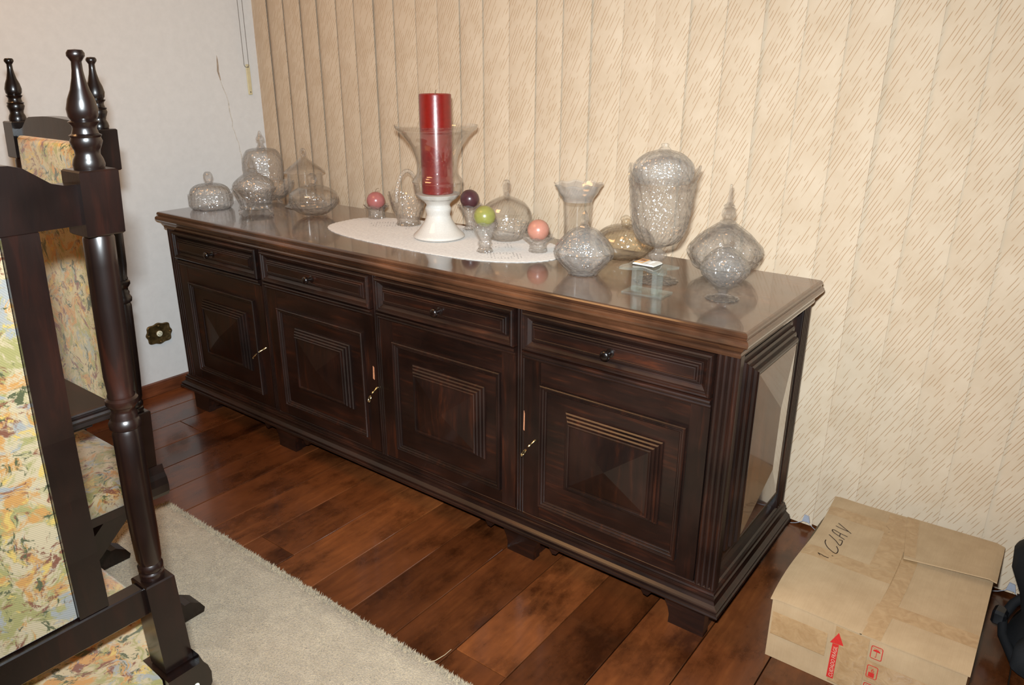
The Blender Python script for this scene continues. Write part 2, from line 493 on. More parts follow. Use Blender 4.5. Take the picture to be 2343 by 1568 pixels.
def tag(o, label=None, cat=None, group=None, kind=None):
    if label: o['label'] = label
    if cat: o['category'] = cat
    if group: o['group'] = group
    if kind: o['kind'] = kind
    return o
def thing(name, label, cat, loc=(0, 0, 0), rz=0.0, group=None):
    o = bpy.data.objects.new(name, None)
    col.objects.link(o)
    o.empty_display_size = 0.05
    o.location = loc; o.rotation_euler = (0, 0, rz)
    return tag(o, label, cat, group)
def copy_tree(o, parent=None):
    c = o.copy(); col.objects.link(c)
    c.parent = parent
    for ch in o.children:
        if ch is not c: copy_tree(ch, c)
    return c
def text_mesh(s, size, italic=False):
    cu = bpy.data.curves.new('lettering', 'FONT')
    cu.body = s; cu.size = size; cu.align_x = 'LEFT'
    cu.resolution_u = 3
    if italic: cu.shear = 0.12
    o = bpy.data.objects.new('lettering', cu); col.objects.link(o)
    dg = bpy.context.evaluated_depsgraph_get()
    me = bpy.data.meshes.new_from_object(o.evaluated_get(dg))
    bpy.data.objects.remove(o)
    return me

def smooth_prof(p, k=4):
    out = []
    n = len(p)
    for i in range(n - 1):
        a, b, c, d = p[max(i - 1, 0)], p[i], p[i + 1], p[min(i + 2, n - 1)]
        for j in range(k):
            t = j / k
            q = []
            for m in range(2):
                q.append(0.5 * ((2 * b[m]) + (-a[m] + c[m]) * t + (2 * a[m] - 5 * b[m] + 4 * c[m] - d[m]) * t * t + (-a[m] + 3 * b[m] - 3 * c[m] + d[m]) * t ** 3))
            out.append((max(q[0], 0.0), q[1]))
    out.append(p[-1])
    return out

# ================================================================== SETTING
WX0, WX1, WY0, WY1, CH = -0.23, 4.3, -3.6, 0.80, 2.62
def struct(o, label, cat):
    return tag(o, label, cat, None, 'structure')
fl_o = struct(MB().box(WX0 - .1, WX1 + .1, WY0 - .1, WY1 + .1, -0.06, -0.014).build('floor', MHOLE), 'dark reddish brown hardwood plank floor', 'floor')
# planks, 15 cm wide, running from front to back
x = -0.21 - 0.15
pk = 0
while x < WX1:
    cuts = {0.99: [-0.385], 1.74: [-0.385]}.get(round(x, 2))
    if cuts is None:
        cuts = [random.uniform(-1.6, 0.2) if random.random() < 0.45 else random.uniform(-2.9, -1.0)]
        if 0.3 < x < 2.1: cuts = [random.uniform(-2.8, -0.9)]
    ys = [WY0] + cuts + [WY1]
    for a, b in zip(ys[:-1], ys[1:]):
        x0, x1 = max(x, WX0 - 0.05) + 0.0013, min(x + 0.15, WX1) - 0.0013
        if x1 - x0 < 0.02: continue
        dz = random.uniform(-0.0006, 0.0)
        m = MB().bbox(-(x1 - x0) / 2, (x1 - x0) / 2, -(b - a) / 2 + 0.0008, (b - a) / 2 - 0.0008, -0.014, 0.0, 0.0012)
        m.build('plank', MFLOOR, fl_o, False, ((x0 + x1) / 2, (a + b) / 2, dz))
    x += 0.15
wl = struct(MB().box(WX0 - 0.12, WX0, WY0, WY1, 0, CH).build('wall_left', MWALL), 'pale grey plastered side wall with a long crack', 'wall')
struct(MB().box(WX0 - 0.12, WX1 + 0.12, WY1, WY1 + 0.12, 0, CH).build('wall_back', MWALL), 'plastered wall hidden behind the vertical blind', 'wall')
struct(MB().box(WX1, WX1 + 0.12, WY0, WY1, 0, CH).build('wall_right', MWALL), 'plain plastered wall outside the picture', 'wall')
struct(MB().box(WX0 - 0.12, WX1 + 0.12, WY0 - 0.12, WY0, 0, CH).build('wall_front', MWALL), 'plain plastered wall behind the camera', 'wall')
struct(MB().box(WX0 - 0.12, WX1 + 0.12, WY0 - 0.12, WY1 + 0.12, CH, CH + 0.1).build('ceiling', MCEIL), 'plain painted ceiling', 'ceiling')
struct(MB().prism([(WX0, 0.0), (WX0 + 0.016, 0.0), (WX0 + 0.016, 0.042), (WX0 + 0.011, 0.050), (WX0, 0.052)], 'y', WY0, WY1).build('baseboard_left', MBASEB), 'low reddish wooden baseboard along the side wall', 'baseboard')
# scar and crack in the plaster of the side wall (thin, on the wall face)
sx = WX0
scar = [(0.444, 1.332), (0.447, 1.318), (0.448, 1.295), (0.446, 1.27), (0.449, 1.25), (0.4505, 1.236), (0.447, 1.236), (0.442, 1.255), (0.4375, 1.272), (0.440, 1.295), (0.442, 1.318)]
MB().prism(scar, 'x', sx - 0.0005, sx + 0.0008).build('plaster_scar', MSCAR, wl)
cr = [(0.448, 1.236), (0.455, 1.21), (0.468, 1.175), (0.473, 1.15), (0.474, 1.11), (0.481, 1.07), (0.478, 1.05), (0.486, 1.03), (0.492, 1.0), (0.499, 0.985), (0.501, 0.95), (0.506, 0.93), (0.505, 0.90), (0.502, 0.87), (0.504, 0.83)]
m = MB()
for (a, b), (c, d) in zip(cr[:-1], cr[1:]):
    wd = 0.0013 + 0.0012 * random.random()
    m.prism([(a - wd, b), (a + wd, b), (c + wd, d), (c - wd, d)], 'x', sx - 0.0005, sx + 0.0006)
m.build('plaster_crack', MCRACK, wl)

# ------------------------------------------------------------------ vertical blind
BY = 0.635
blind = thing('vertical_blind', 'cream fabric vertical blind with slanting brown dashes covering the window wall', 'blind', (1.6, BY, 0.0))
SP, SW = 0.1035, 0.122
sl = MB()
NS = 8
for zlo, zhi in ((0.010, 2.46),):
    fr_, bk_ = [], []
    for i in range(NS + 1):
        t_ = i / NS - 0.5
        yy = -0.0045 * (1 - (2 * t_) ** 2)
        fr_.append((t_ * SW, yy)); bk_.append((t_ * SW, yy + 0.0012))
    sl.prism(fr_ + bk_[::-1], 'z', zlo, zhi)
slat0 = None
nsl = 34
clip0 = None
xs_ = []
for i in range(nsl):
    xw = -0.185 + i * SP
    lx = xw - 1.6
    if slat0 is None:
        o = slat0 = sl.build('slat', MBLIND, blind, 30)
    else:
        o = slat0.copy(); col.objects.link(o); o.parent = blind
    o.location = (lx, random.uniform(-0.002, 0.002), 0)
    o.rotation_euler = (0, random.uniform(-0.0015, 0.0015), math.radians(-4.5 + random.uniform(-2.4, 2.4)))
    xs_.append(lx)
rail = MB().bbox(-1.83, 1.75, -0.02, 0.02, 2.46, 2.50, 0.004).build('head_rail', MIVORY, blind)
for i, lx in enumerate(xs_):
    if clip0 is None:
        c_ = MB().prism([(-0.010, 0.0), (0.012, 0.0), (0.007, 0.020), (-0.006, 0.022)], 'y', -0.0025, 0.0025)
        o = clip0 = c_.build('bottom_clip', MGREYP, blind)
    else:
        o = clip0.copy(); col.objects.link(o); o.parent = blind
    o.location = (lx + 0.045, -0.020, 0.026)
ch = MB()
for a, b in zip(xs_[:-1], xs_[1:]):
    pts = []
    for k in range(9):
        t_ = k / 8
        pts.append((a + 0.045 + (b - a) * t_, -0.022, 0.034 - 0.028 * 4 * t_ * (1 - t_)))
    ch.tube(pts, 0.0009, 5)
ch.build('bottom_chain', MGREYP, blind)
# bead chain loop hanging at the blind's left end
bc = MB()
loop = [(-0.215, 0.580, 2.45 - 1.15 * k / 24) for k in range(25)]
for k in range(1, 12):
    a = PI * k / 12
    loop.append((-0.215, 0.580 - 0.011 + 0.011 * math.cos(a), 1.298 - 0.011 * math.sin(a)))
loop += [(-0.215, 0.558, 1.30 + 1.15 * k / 24) for k in range(25)]
bchain = bc.tube([(p[0] - 1.6, p[1] - BY, p[2]) for p in loop], 0.0014, 6).build('control_chain', mat_plain('steel_bead_chain', (0.20, 0.19, 0.18), 0.4, 0.5, 0, 0.1, 900, 0.6, 0.001, 0.4), blind, True)
cl = thing('cord_plate', 'narrow beige plastic plate screwed to the wall beside the blind', 'plate', (WX0, 0.582, 1.238))
MB().bbox(0.0, 0.006, -0.0095, 0.0095, -0.061, 0.061, 0.002).build('plate_body', MBEIGE, cl)
for zz in (-0.050, 0.050):
    MB().lathe_axis([(0.0, 0), (0.0024, 0.0), (0.0022, 1), (0, 1)], (0.006, 0, zz), (0.0072, 0, zz), 10).build('screw', MHOLE, cl)

# ------------------------------------------------------------------ rug
RX0, RX1, RY0, RY1 = 0.615, 3.3, -3.1, -0.462
rug = thing('rug', 'thick beige cut-pile rug under the chairs and table', 'rug', (1.96, -1.78, 0.0))
m = MB()
nx, ny = 150, 130
L = []
for j in range(ny + 1):
    row = []
    for i in range(nx + 1):
        fx = i / nx; fy = j / ny
        X = RX0 + (RX1 - RX0) * fx; Y = RY0 + (RY1 - RY0) * fy
        ed = min(fx * (RX1 - RX0), (1 - fx) * (RX1 - RX0), fy * (RY1 - RY0), (1 - fy) * (RY1 - RY0))
        h = 0.012 if ed > 0.012 else 0.012 * (ed / 0.012) ** 0.5
        h += 0.0009 * math.sin(X * 31 + Y * 17) * math.sin(Y * 23 - X * 11)
        if ed < 1e-6:
            h = 0.0015
        Yj = Y + (0.003 * math.sin(X * 37) + 0.002 * math.sin(X * 91) if j == ny else 0)
        row.append((X - 1.96, Yj + 1.78, h))
    L.append(row)
b = 0
for row in L: m.v += row
for j in range(ny):
    for i in range(nx):
        k = j * (nx + 1) + i
        m.f.append((k, k + 1, k + nx + 2, k + nx + 1))
m.build('rug_backing', MRUG, rug, True)
# pile: short tufts all over the part in view, longer along the visible edge
m = MB()
def tuft(X, Y, z, h, w_, lean):
    a = random.uniform(0, PI)
    dx, dy = w_ * math.cos(a), w_ * math.sin(a)
    lx, ly = lean
    lx += random.uniform(-0.003, 0.003); ly += random.uniform(-0.003, 0.003)
    b = len(m.v)
    m.v += [(X - dx - 1.96, Y - dy + 1.78, z), (X + dx - 1.96, Y + dy + 1.78, z), (X + lx - 1.96, Y + ly + 1.78, z + h)]
    m.f.append((b, b + 1, b + 2))
for k in range(9000):
    X = random.uniform(RX0, 2.3)
    tuft(X, RY1 + random.uniform(-0.012, 0.004), random.uniform(0.001, 0.008), random.uniform(0.003, 0.009), 0.0018, (0, random.uniform(0.001, 0.007)))
for k in range(2500):
    Y = random.uniform(-1.0, RY1)
    tuft(RX0 + random.uniform(-0.004, 0.012), Y, random.uniform(0.001, 0.008), random.uniform(0.003, 0.009), 0.0018, (-random.uniform(0.001, 0.007), 0))
for k in range(60000):
    X = random.uniform(RX0 + 0.005, 2.0); Y = random.uniform(-1.35, RY1)
    tuft(X, Y, 0.0105, random.uniform(0.002, 0.0052), 0.0016, (0, 0))
po = m.build('pile', MRUG, rug)
po['kind'] = 'stuff'

# ================================================================== SIDEBOARD
SB = thing('sideboard', 'long dark carved wooden sideboard with four drawers over four doors', 'sideboard', (0, 0, 0))
LX, DB = 2.2, 0.492
def rim(m, prof, x0, x1, y0, y1):
    """profile (offset, z) swept round front, left and right; flat back"""
    m.loops([[(x0 - o, y0 - o, z), (x1 + o, y0 - o, z), (x1 + o, y1, z), (x0 - o, y1, z)] for o, z in prof], True, True)
    return m
top = rim(MB(), [(0.0, 0.722), (0.004, 0.724), (0.006, 0.730), (0.004, 0.734), (0.008, 0.740), (0.012, 0.748), (0.012, 0.751), (0.020, 0.752), (0.0235, 0.756), (0.025, 0.761), (0.0235, 0.766),
                 (0.020, 0.769), (0.0165, 0.7705), (0.0165, 0.772), (0.019, 0.776), (0.0185, 0.780), (0.016, 0.7835), (0.0115, 0.785)], 0, LX, 0, 0.498).build('top', WTOP, SB)
body = MB().box(0.02, 2.152, 0.014, DB, 0.10, 0.724).build('carcass', WZ, SB)
base = rim(MB(), [(-0.02, 0.085), (0.018, 0.085), (0.025, 0.087), (0.027, 0.091), (0.025, 0.095), (0.0205, 0.097), (0.0205, 0.099), (0.023, 0.102), (0.0225, 0.105), (0.019, 0.107),
                  (0.012, 0.112), (0.009, 0.119), (0.0085, 0.122), (0.0105, 0.125), (0.010, 0.129), (0.006, 0.1305), (0.007, 0.134), (0.005, 0.138), (0.0, 0.139), (0.0005, 0.143), (-0.004, 0.146), (-0.03, 0.146)], 0, LX, 0, DB + 0.002).build('base_moulding', WX, SB)
# corner posts with reeded faces
def reeds(x0, x1, yb, yf, n, pre=0.0):
    pts = [(x0, yb), (x0, yf)]
    w_ = (x1 - x0) / n
    for i in range(n):
        for k in range(7):
            a = PI * k / 6
            pts.append((x0 + w_ * (i + 0.5) - w_ * 0.46 * math.cos(a), yf - w_ * 0.36 * math.sin(a)))
    pts += [(x1, yf), (x1, yb)]
    return pts
MB().prism(reeds(0.0, 0.056, 0.05, 0.004, 4), 'z', 0.14, 0.724).build('corner_post', WZ, SB)
MB().prism(reeds(2.152, 2.2035, 0.024, 0.004, 4), 'z', 0.14, 0.724).build('corner_post', WZ, SB)
# rear post on the right end, reeded outwards
pp = [(2.15, DB), (2.15, 0.438)]
for i in range(4):
    for k in range(7):
        a = PI * k / 6
        pp.append((2.19 + 0.0135 * 0.36 * math.sin(a) + 0.006, 0.438 + 0.0135 * (i + 0.5) - 0.0062 * math.cos(a)))
pp += [(2.198, DB)]
MB().prism(pp, 'z', 0.14, 0.724).build('corner_post', WZ, SB)
MB().box(0.0, 0.03, 0.44, DB, 0.14, 0.724).build('corner_post', WZ, SB)
MB().box(0.004, 0.03, 0.05, 0.44, 0.14, 0.724).build('end_panel', WZ, SB)
# rails under the top and between drawers and doors
stx = [0.572, 1.113, 1.640]
bays = [(0.056, 0.572 - 0.0125), (0.572 + 0.0125, 1.113 - 0.0125), (1.113 + 0.0125, 1.640 - 0.0125), (1.640 + 0.0125, 2.152)]
for sxx in stx:
    MB().prism(reeds(sxx - 0.0125, sxx + 0.0125, 0.016, 0.002, 3), 'z', 0.14, 0.724).build('stile', WZ, SB)
def frame_y(m, x0, x1, z0, z1, prof, apex=None, y0=0.0, ridge=None):
    """nested rectangles on a face looking towards -y; prof = (inset, height out of the face)"""
    L = [[(x0 + d, y0 - h, z0 + d), (x1 - d, y0 - h, z0 + d), (x1 - d, y0 - h, z1 - d), (x0 + d, y0 - h, z1 - d)] for d, h in prof]
    m.loops(L, True, apex is None)
    if apex is not None:
        b = len(m.v) - 4
        m.v.append(((x0 + x1) / 2, y0 - apex, (z0 + z1) / 2))
        for i in range(4):
            m.f.append((b + i, b + (i + 1) % 4, len(m.v) - 1))
    return m
keys = {0: (0.531, 0.357), 1: (None, 0.36), 2: (None, 0.36), 3: (None, 0.356)}
def make_key(parent, x, z, d):
    k = MB()
    k.lathe_axis([(0.0, 0), (0.0032, 0.0), (0.0032, 0.2), (0.002, 0.25), (0.0018, 0.5), (0.0034, 0.52), (0.0034, 0.6), (0.002, 0.64), (0.0022, 0.7), (0.0, 0.72)], (x, 0.001, z), (x - 0.014 * d, -0.036, z - 0.016), 10)
    # pierced bow
    c_ = Vector((x - 0.013 * d, -0.032, z - 0.016))
    for sg in (-1, 1):
        pts = []
        for i in range(9):
            a = PI * i / 8
            off = Vector((-0.011 * d, -0.008, -0.016)) * (0.5 - 0.5 * math.cos(a))
            pts.append(c_ + off + Vector((0.0055 * sg * math.sin(a), -0.001, 0.004 * sg * math.sin(a))))
        k.tube(pts, 0.0017, 6)
    e = c_ + Vector((-0.011 * d, -0.008, -0.016))
    k.sphere(0.0032, e, 10, 6)
    return k.build('key', MGOLD, parent, True)
for i, (x0, x1) in enumerate(bays):
    # drawer front
    dr = frame_y(MB(), x0 + 0.001, x1 - 0.001, 0.6215, 0.7225,
                 [(0, -0.012), (0, 0.012), (0.002, 0.0165), (0.005, 0.0185), (0.008, 0.0175), (0.010, 0.014), (0.0125, 0.0135), (0.0145, 0.010), (0.024, 0.0035),
                  (0.026, 0.0035), (0.0262, 0.008), (0.0285, 0.0095), (0.0305, 0.009), (0.031, 0.0125), (0.0335, 0.014), (0.0355, 0.0132), (0.036, 0.016), (0.0385, 0.0168), (0.0395, 0.0155), (0.0405, 0.0155)]).build('drawer', WX, SB)
    cx = (x0 + x1) / 2 + 0.004
    kb = MB().lathe_axis([(0.0, 0.0), (0.0105, 0.0), (0.011, 0.06), (0.006, 0.12), (0.0048, 0.35), (0.0052, 0.5), (0.010, 0.62), (0.0122, 0.76), (0.0115, 0.9), (0.007, 0.985), (0.0, 1.0)], (cx, -0.0150, 0.6715), (cx, -0.047, 0.6725), 20)
    kb.build('knob', WCH, dr, True)
    # bead rail below the drawer
    MB().prism([(0.012, 0.596), (-0.003, 0.596), (-0.006, 0.598), (-0.007, 0.601), (-0.005, 0.604), (-0.0075, 0.606), (-0.0125, 0.609), (-0.0135, 0.613), (-0.012, 0.6165), (-0.008, 0.6185), (0.012, 0.6195)], 'x', x0, x1).build('bead_rail', WX, SB)
    # door: slab, applied frame moulding, stepped raised panel
    dx0, dx1, dz0, dz1 = x0 + 0.001, x1 - 0.001, 0.148, 0.5955
    do = MB().box(dx0 + 0.050, dx1 - 0.046, -0.0005, 0.016, dz0, dz1)
    d_o = do.build('door', WX, SB)
    MB().box(dx0, dx0 + 0.0495, -0.0012, 0.016, dz0, dz1).build('door_stile', WZ, d_o)
    MB().box(dx1 - 0.0455, dx1, -0.0012, 0.016, dz0, dz1).build('door_stile', WZ, d_o)
    fx0, fx1, fz0, fz1 = dx0 + 0.054, dx1 - 0.048, 0.187, 0.537
    frp = [(0, 0.0), (0, 0.010), (0.002, 0.0125), (0.0045, 0.012), (0.006, 0.0085), (0.0085, 0.009), (0.0105, 0.0075), (0.012, 0.0045), (0.0145, 0.005), (0.0165, 0.0035), (0.0175, 0.0008)]
    mo = MB()
    mo.loops([[(fx0 + d, -h, fz0 + d), (fx1 - d, -h, fz0 + d), (fx1 - d, -h, fz1 - d), (fx0 + d, -h, fz1 - d)] for d, h in frp])
    mo.build('frame_moulding', WZ, d_o)
    pcx, pcz = (fx0 + fx1) / 2 + 0.012, (fz0 + fz1) / 2 + 0.012
    frame_y(MB(), pcx - 0.133, pcx + 0.133, pcz - 0.109, pcz + 0.109,
            [(0, 0.0), (0, 0.006), (0.003, 0.009), (0.006, 0.0085), (0.0065, 0.013), (0.0095, 0.016), (0.0125, 0.0155), (0.013, 0.020), (0.016, 0.023), (0.019, 0.0225), (0.0195, 0.026), (0.022, 0.028), (0.0245, 0.027), (0.0255, 0.0235), (0.027, 0.0235)],
            0.0385).build('raised_panel', WZ, d_o)
    if i == 0: make_key(d_o, 0.545, 0.372, 1.0)
    if i == 1: make_key(d_o, 1.098, 0.368, -0.2)
    if i == 3: make_key(d_o, 1.690, 0.374, 0.6)
# bare chips on the edge of the second and fourth doors
MB().prism([(1.084, 0.395), (1.090, 0.392), (1.091, 0.432), (1.086, 0.436)], 'y', -0.0024, -0.0008).build('wood_chip', MCHIP, SB)
MB().prism([(1.6525, 0.395), (1.6555, 0.392), (1.6560, 0.440), (1.6535, 0.450)], 'y', -0.0024, -0.0008).build('wood_chip', MCHIP, SB)
# right end: stepped raised panel with a hipped centre
EX = 2.185
def frame_x(m, y0, y1, z0, z1, prof, X, ridge=None):
    L = [[(X + h, y0 + d, z0 + d), (X + h, y1 - d, z0 + d), (X + h, y1 - d, z1 - d), (X + h, y0 + d, z1 - d)] for d, h in prof]
    m.loops(L, True, ridge is None)
    if ridge:
        b = len(m.v) - 4
        hh, za, zb = ridge
        yc = (y0 + y1) / 2
        m.v += [(X + hh, yc, za), (X + hh, yc, zb)]
        a, t_ = len(m.v) - 2, len(m.v) - 1
        m.f += [(b, b + 1, a), (b + 1, b + 2, t_, a), (b + 2, b + 3, t_), (b + 3, b, a, t_)]
    return m
ep = MB().box(2.1525, EX, 0.0245, 0.4375, 0.14, 0.724).build('end_panel', WSIDE, SB)
frame_x(MB(), 0.031, 0.359, 0.223, 0.710,
        [(0, -0.002), (0, 0.010), (0.003, 0.0135), (0.008, 0.0130), (0.009, 0.019), (0.013, 0.0225), (0.018, 0.0220), (0.019, 0.028), (0.023, 0.0315), (0.028, 0.0310), (0.029, 0.037), (0.033, 0.0405), (0.038, 0.0400), (0.040, 0.0385)],
        EX).build('panel_moulding', WZ, ep)
frame_x(MB(), 0.0715, 0.3185, 0.2635, 0.6695, [(0, 0.030), (0, 0.0395)], EX, (0.058, 0.39, 0.55)).build('hipped_panel', WSIDE, ep)
# feet with scalloped brackets
FP = [(-0.135, 0.092), (-0.130, 0.070), (-0.118, 0.050), (-0.106, 0.048), (-0.098, 0.060), (-0.088, 0.072), (-0.074, 0.074), (-0.060, 0.064), (-0.050, 0.045), (-0.045, 0.025), (-0.046, 0.0),
      (0.046, 0.0), (0.045, 0.025), (0.050, 0.045), (0.060, 0.064), (0.074, 0.074), (0.088, 0.072), (0.098, 0.060), (0.106, 0.048), (0.118, 0.050), (0.130, 0.070), (0.135, 0.092)]
def foot(cx, lo=-1, hi=1):
    pts = []
    for a, z in FP:
        if lo == 0 and a < -0.046: continue
        if hi == 0 and a > 0.046: continue
        pts.append((cx + a, z))
    if lo == 0: pts = [(cx - 0.046, 0.092)] + pts
    if hi == 0: pts = pts + [(cx + 0.046, 0.092)]
    m = MB().prism(pts, 'y', 0.002, 0.030)
    m.box(cx - 0.040, cx + 0.040, 0.031, 0.085, 0.0, 0.092)
    return m.build('foot', WX, SB)
foot(0.064, 0, 1); foot(0.605); foot(1.643); foot(2.142, -1, 0)
for cx in (0.06, 1.1, 2.13):
    MB().bbox(cx - 0.045, cx + 0.045, 0.42, 0.49, 0.0, 0.092, 0.004).build('foot', WX, SB)
MB().box(2.15, 2.176, 0.10, 0.41, 0.05, 0.09).build('side_apron', WY, SB)

# ================================================================== CHAIRS
HW = 0.185
RAKE_A = [(0.43, 0.004), (0.50, 0.013), (0.572, 0.017), (0.70, 0.0165), (0.834, 0.011), (0.98, -0.001), (1.128, -0.016), (1.30, -0.038)]
RAKE_B = [(0.43, 0.0), (1.30, -0.044)]
RAKE = [RAKE_A]
def shear(z):
    T = RAKE[0]
    if z <= T[0][0]: return T[0][1]
    for (a, fa), (b, fb) in zip(T[:-1], T[1:]):
        if z <= b: return fa + (fb - fa) * (z - a) / (b - a)
    return T[-1][1]
POST = [(0.0164, 1.168), (0.0174, 1.1731), (0.0159, 1.1791), (0.0133, 1.1845), (0.0138, 1.1895), (0.0153, 1.1929), (0.0173, 1.1993), (0.0157, 1.2037), (0.0172, 1.2062), (0.0142, 1.2081), (0.0126, 1.2135), (0.0131, 1.2168), (0.0166, 1.2212),
        (0.0131, 1.2231), (0.0156, 1.2269), (0.0165, 1.2351), (0.0140, 1.2459), (0.0100, 1.2557), (0.0070, 1.268), (0.0058, 1.276), (0.0054, 1.2853), (0.0074, 1.2885), (0.0093, 1.2912), (0.0093, 1.2944), (0.0073, 1.2975), (0.0, 1.2985)]
COLM = [(0.0155, 0.578), (0.0170, 0.581), (0.0170, 0.588), (0.0148, 0.590), (0.0172, 0.593), (0.0172, 0.600), (0.0150, 0.604), (0.0170, 0.612), (0.0182, 0.66), (0.0184, 0.70), (0.0184, 0.76), (0.0182, 0.815), (0.0160, 0.821), (0.0200, 0.824), (0.0206, 0.831), (0.0178, 0.836),
        (0.0166, 0.838), (0.0172, 0.843), (0.0150, 0.847), (0.0148, 0.852), (0.0172, 0.855), (0.0204, 0.860), (0.0202, 0.866), (0.0168, 0.869), (0.0172, 0.872), (0.0160, 0.875), (0.0180, 0.90), (0.0180, 0.95), (0.0180, 1.0), (0.0179, 1.05), (0.0178, 1.085), (0.0145, 1.091)]
def sheared_box(m, x0, x1, y0, y1, z0, z1, b=0.002):
    def lp(i, z):
        s_ = shear(z)
        return [(x0 + i, y0 + i + s_, z), (x1 - i, y0 + i + s_, z), (x1 - i, y1 - i + s_, z), (x0 + i, y1 - i + s_, z)]
    nz = max(1, int((z1 - z0) / 0.08))
    mid = [lp(0, z0 + b + (z1 - z0 - 2 * b) * q / nz) for q in range(nz + 1)]
    return m.loops([lp(b, z0)] + mid + [lp(b, z1)], True, True)
def scroll_poly(y0, y1, z0, z1):
    """runner outline in y-z with a scrolled nose at both ends"""
    n = 0.085
    return [(y0, z0), (y1, z0), (y1 + 0.004, z0 + 0.012), (y1 - 0.006, z0 + 0.030), (y1 - 0.030, z0 + 0.046), (y1 - 0.045, z0 + 0.046), (y1 - 0.052, z0 + 0.055), (y1 - 0.070, z1 - 0.003), (y1 - n, z1),
            (y0 + n, z1), (y0 + 0.070, z1 - 0.003), (y0 + 0.052, z0 + 0.055), (y0 + 0.045, z0 + 0.046), (y0 + 0.030, z0 + 0.046), (y0 + 0.006, z0 + 0.030), (y0 - 0.004, z0 + 0.012)]
def make_chair(label, pad):
    # local frame: +y is the way the chair faces, back posts at y = 0
    t = thing('dining_chair', label, 'chair', (0, 0, 0), 0, 'high-backed tapestry dining chairs')
    for s in (-1, 1):
        p = MB().lathe(COLM, 28, (s * HW, 0, 0), shear)
        po_ = p.build('back_post', WCH, t, 40)
        MB().lathe(POST, 28, (s * HW, 0, 0), shear).build('finial', WCH, po_, 40)
        sheared_box(MB(), s * HW - 0.0225, s * HW + 0.0225, -0.0225, 0.0225, 1.090, 1.168).build('top_block', WCH, po_)
        sheared_box(MB(), s * HW - 0.0215, s * HW + 0.0215, -0.0215, 0.0215, 0.430, 0.578).build('seat_block', WCH, po_)
        # ear bracket that carries the post at the corner of the seat, scrolled outwards
        q = [(HW - 0.028, 0.372), (HW + 0.030, 0.372), (HW + 0.037, 0.383), (HW + 0.038, 0.402), (HW + 0.034, 0.418), (HW + 0.028, 0.428), (HW + 0.0225, 0.446), (HW + 0.0215, 0.4295), (HW - 0.028, 0.4295)]
        e = MB().prism([(s * a, z) for a, z in q], 'y', -0.034, 0.040).build('corner_bracket', WCH, t)
        MB().lathe_axis([(0.0, 0), (0.0042, 0.0), (0.0040, 0.8), (0.0, 1)], (s * (HW + 0.012), -0.0338, 0.394), (s * (HW + 0.012), -0.0352, 0.394), 12).build('peg', MIVORY, e)
        # side: crossed boards on a runner
        sxx = s * (HW - 0.005)
        for k, (ya, yb) in enumerate(((0.02, 0.36), (0.36, 0.02))):
            d = Vector((yb - ya, 0.31)).normalized(); nrm = Vector((-d.y, d.x)) * 0.022
            a0, a1 = Vector((ya, 0.075)), Vector((yb, 0.392))
            poly = [tuple(a0 + nrm), tuple(a0 - nrm), tuple(a1 - nrm), tuple(a1 + nrm)]
            off = 0.0125 * (1 if k else -1)
            MB().prism(poly, 'x', sxx + off - 0.012, sxx + off + 0.012).build('leg', WCH, t)
        MB().prism(scroll_poly(-0.075, 0.45, 0.012, 0.085), 'x', sxx - 0.024, sxx + 0.024).build('runner', WCH, t)
        MB().prism([(s * 0.155, 0.36), (s * 0.20, 0.36), (s * 0.20, 0.396), (s * 0.155, 0.396)], 'y', 0.0405, 0.40).build('seat_rail', WCH, t)
    # turned stretchers
    tp = [(0.008, 0), (0.009, 0.05), (0.014, 0.08), (0.009, 0.10), (0.013, 0.13), (0.010, 0.16), (0.0145, 0.5), (0.010, 0.84), (0.013, 0.87), (0.009, 0.90), (0.014, 0.92), (0.009, 0.95), (0.008, 1)]
    MB().lathe_axis(tp, (-HW + 0.02, 0.19, 0.233), (HW - 0.02, 0.19, 0.233), 16).build('stretcher', WCH, t, True)
    MB().lathe_axis(tp, (-HW + 0.02, 0.035, 0.052), (HW - 0.02, 0.035, 0.052), 16).build('stretcher', WCH, t, True)
    # top rail, bowed up in the middle
    def arch(u):
        u = abs(u) / HW
        if u < 0.52: return 1.180 + 0.004 * math.cos(u / 0.52 * PI / 2)
        if u < 0.80:
            k = (u - 0.52) / 0.28
            return 1.180 - 0.027 * (0.5 - 0.5 * math.cos(PI * k))
        return 1.153
    m = MB(); N = 24
    L = []
    for i in range(N + 1):
        xx = -HW + 0.0225 + (2 * HW - 0.045) * i / N
        zt = arch(xx)
        L.append([(xx, -0.013 + shear(1.105), 1.105), (xx, 0.013 + shear(1.105), 1.105), (xx, 0.013 + shear(zt), zt), (xx, -0.013 + shear(zt), zt)])
    m.loops(L, True, True).build('top_rail', WCH, t)
    sheared_box(MB(), -HW + 0.0215, HW - 0.0215, -0.0125, 0.0125, 0.530, 0.574).build('lower_rail', WCH, t)
    for s in (-1, 1):
        sheared_box(MB(), min(s * 0.077, s * 0.116), max(s * 0.077, s * 0.116), -0.011, 0.009, 0.574, 1.1055).build('stile', WCH, t)
    # upholstered panel: back web between the stiles and padded front
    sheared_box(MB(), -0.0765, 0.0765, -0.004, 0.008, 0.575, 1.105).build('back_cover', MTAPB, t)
    m = MB(); L = []
    for k, (yy, ins) in enumerate(((0.0095, 0.0), (0.020, 0.0), (0.027, 0.005), (0.030, 0.014), (0.031, 0.03))):
        for_z = [0.583 + ins + (1.14 - 2 * ins - 0.583) * q / 8 for q in range(9)]
        L.append([(-pad + ins, yy + shear(z_), z_) for z_ in for_z] + [(pad - ins, yy + shear(z_), z_) for z_ in for_z[::-1]])
    m.loops(L, True, False)
    nb_ = len(m.v) - 18
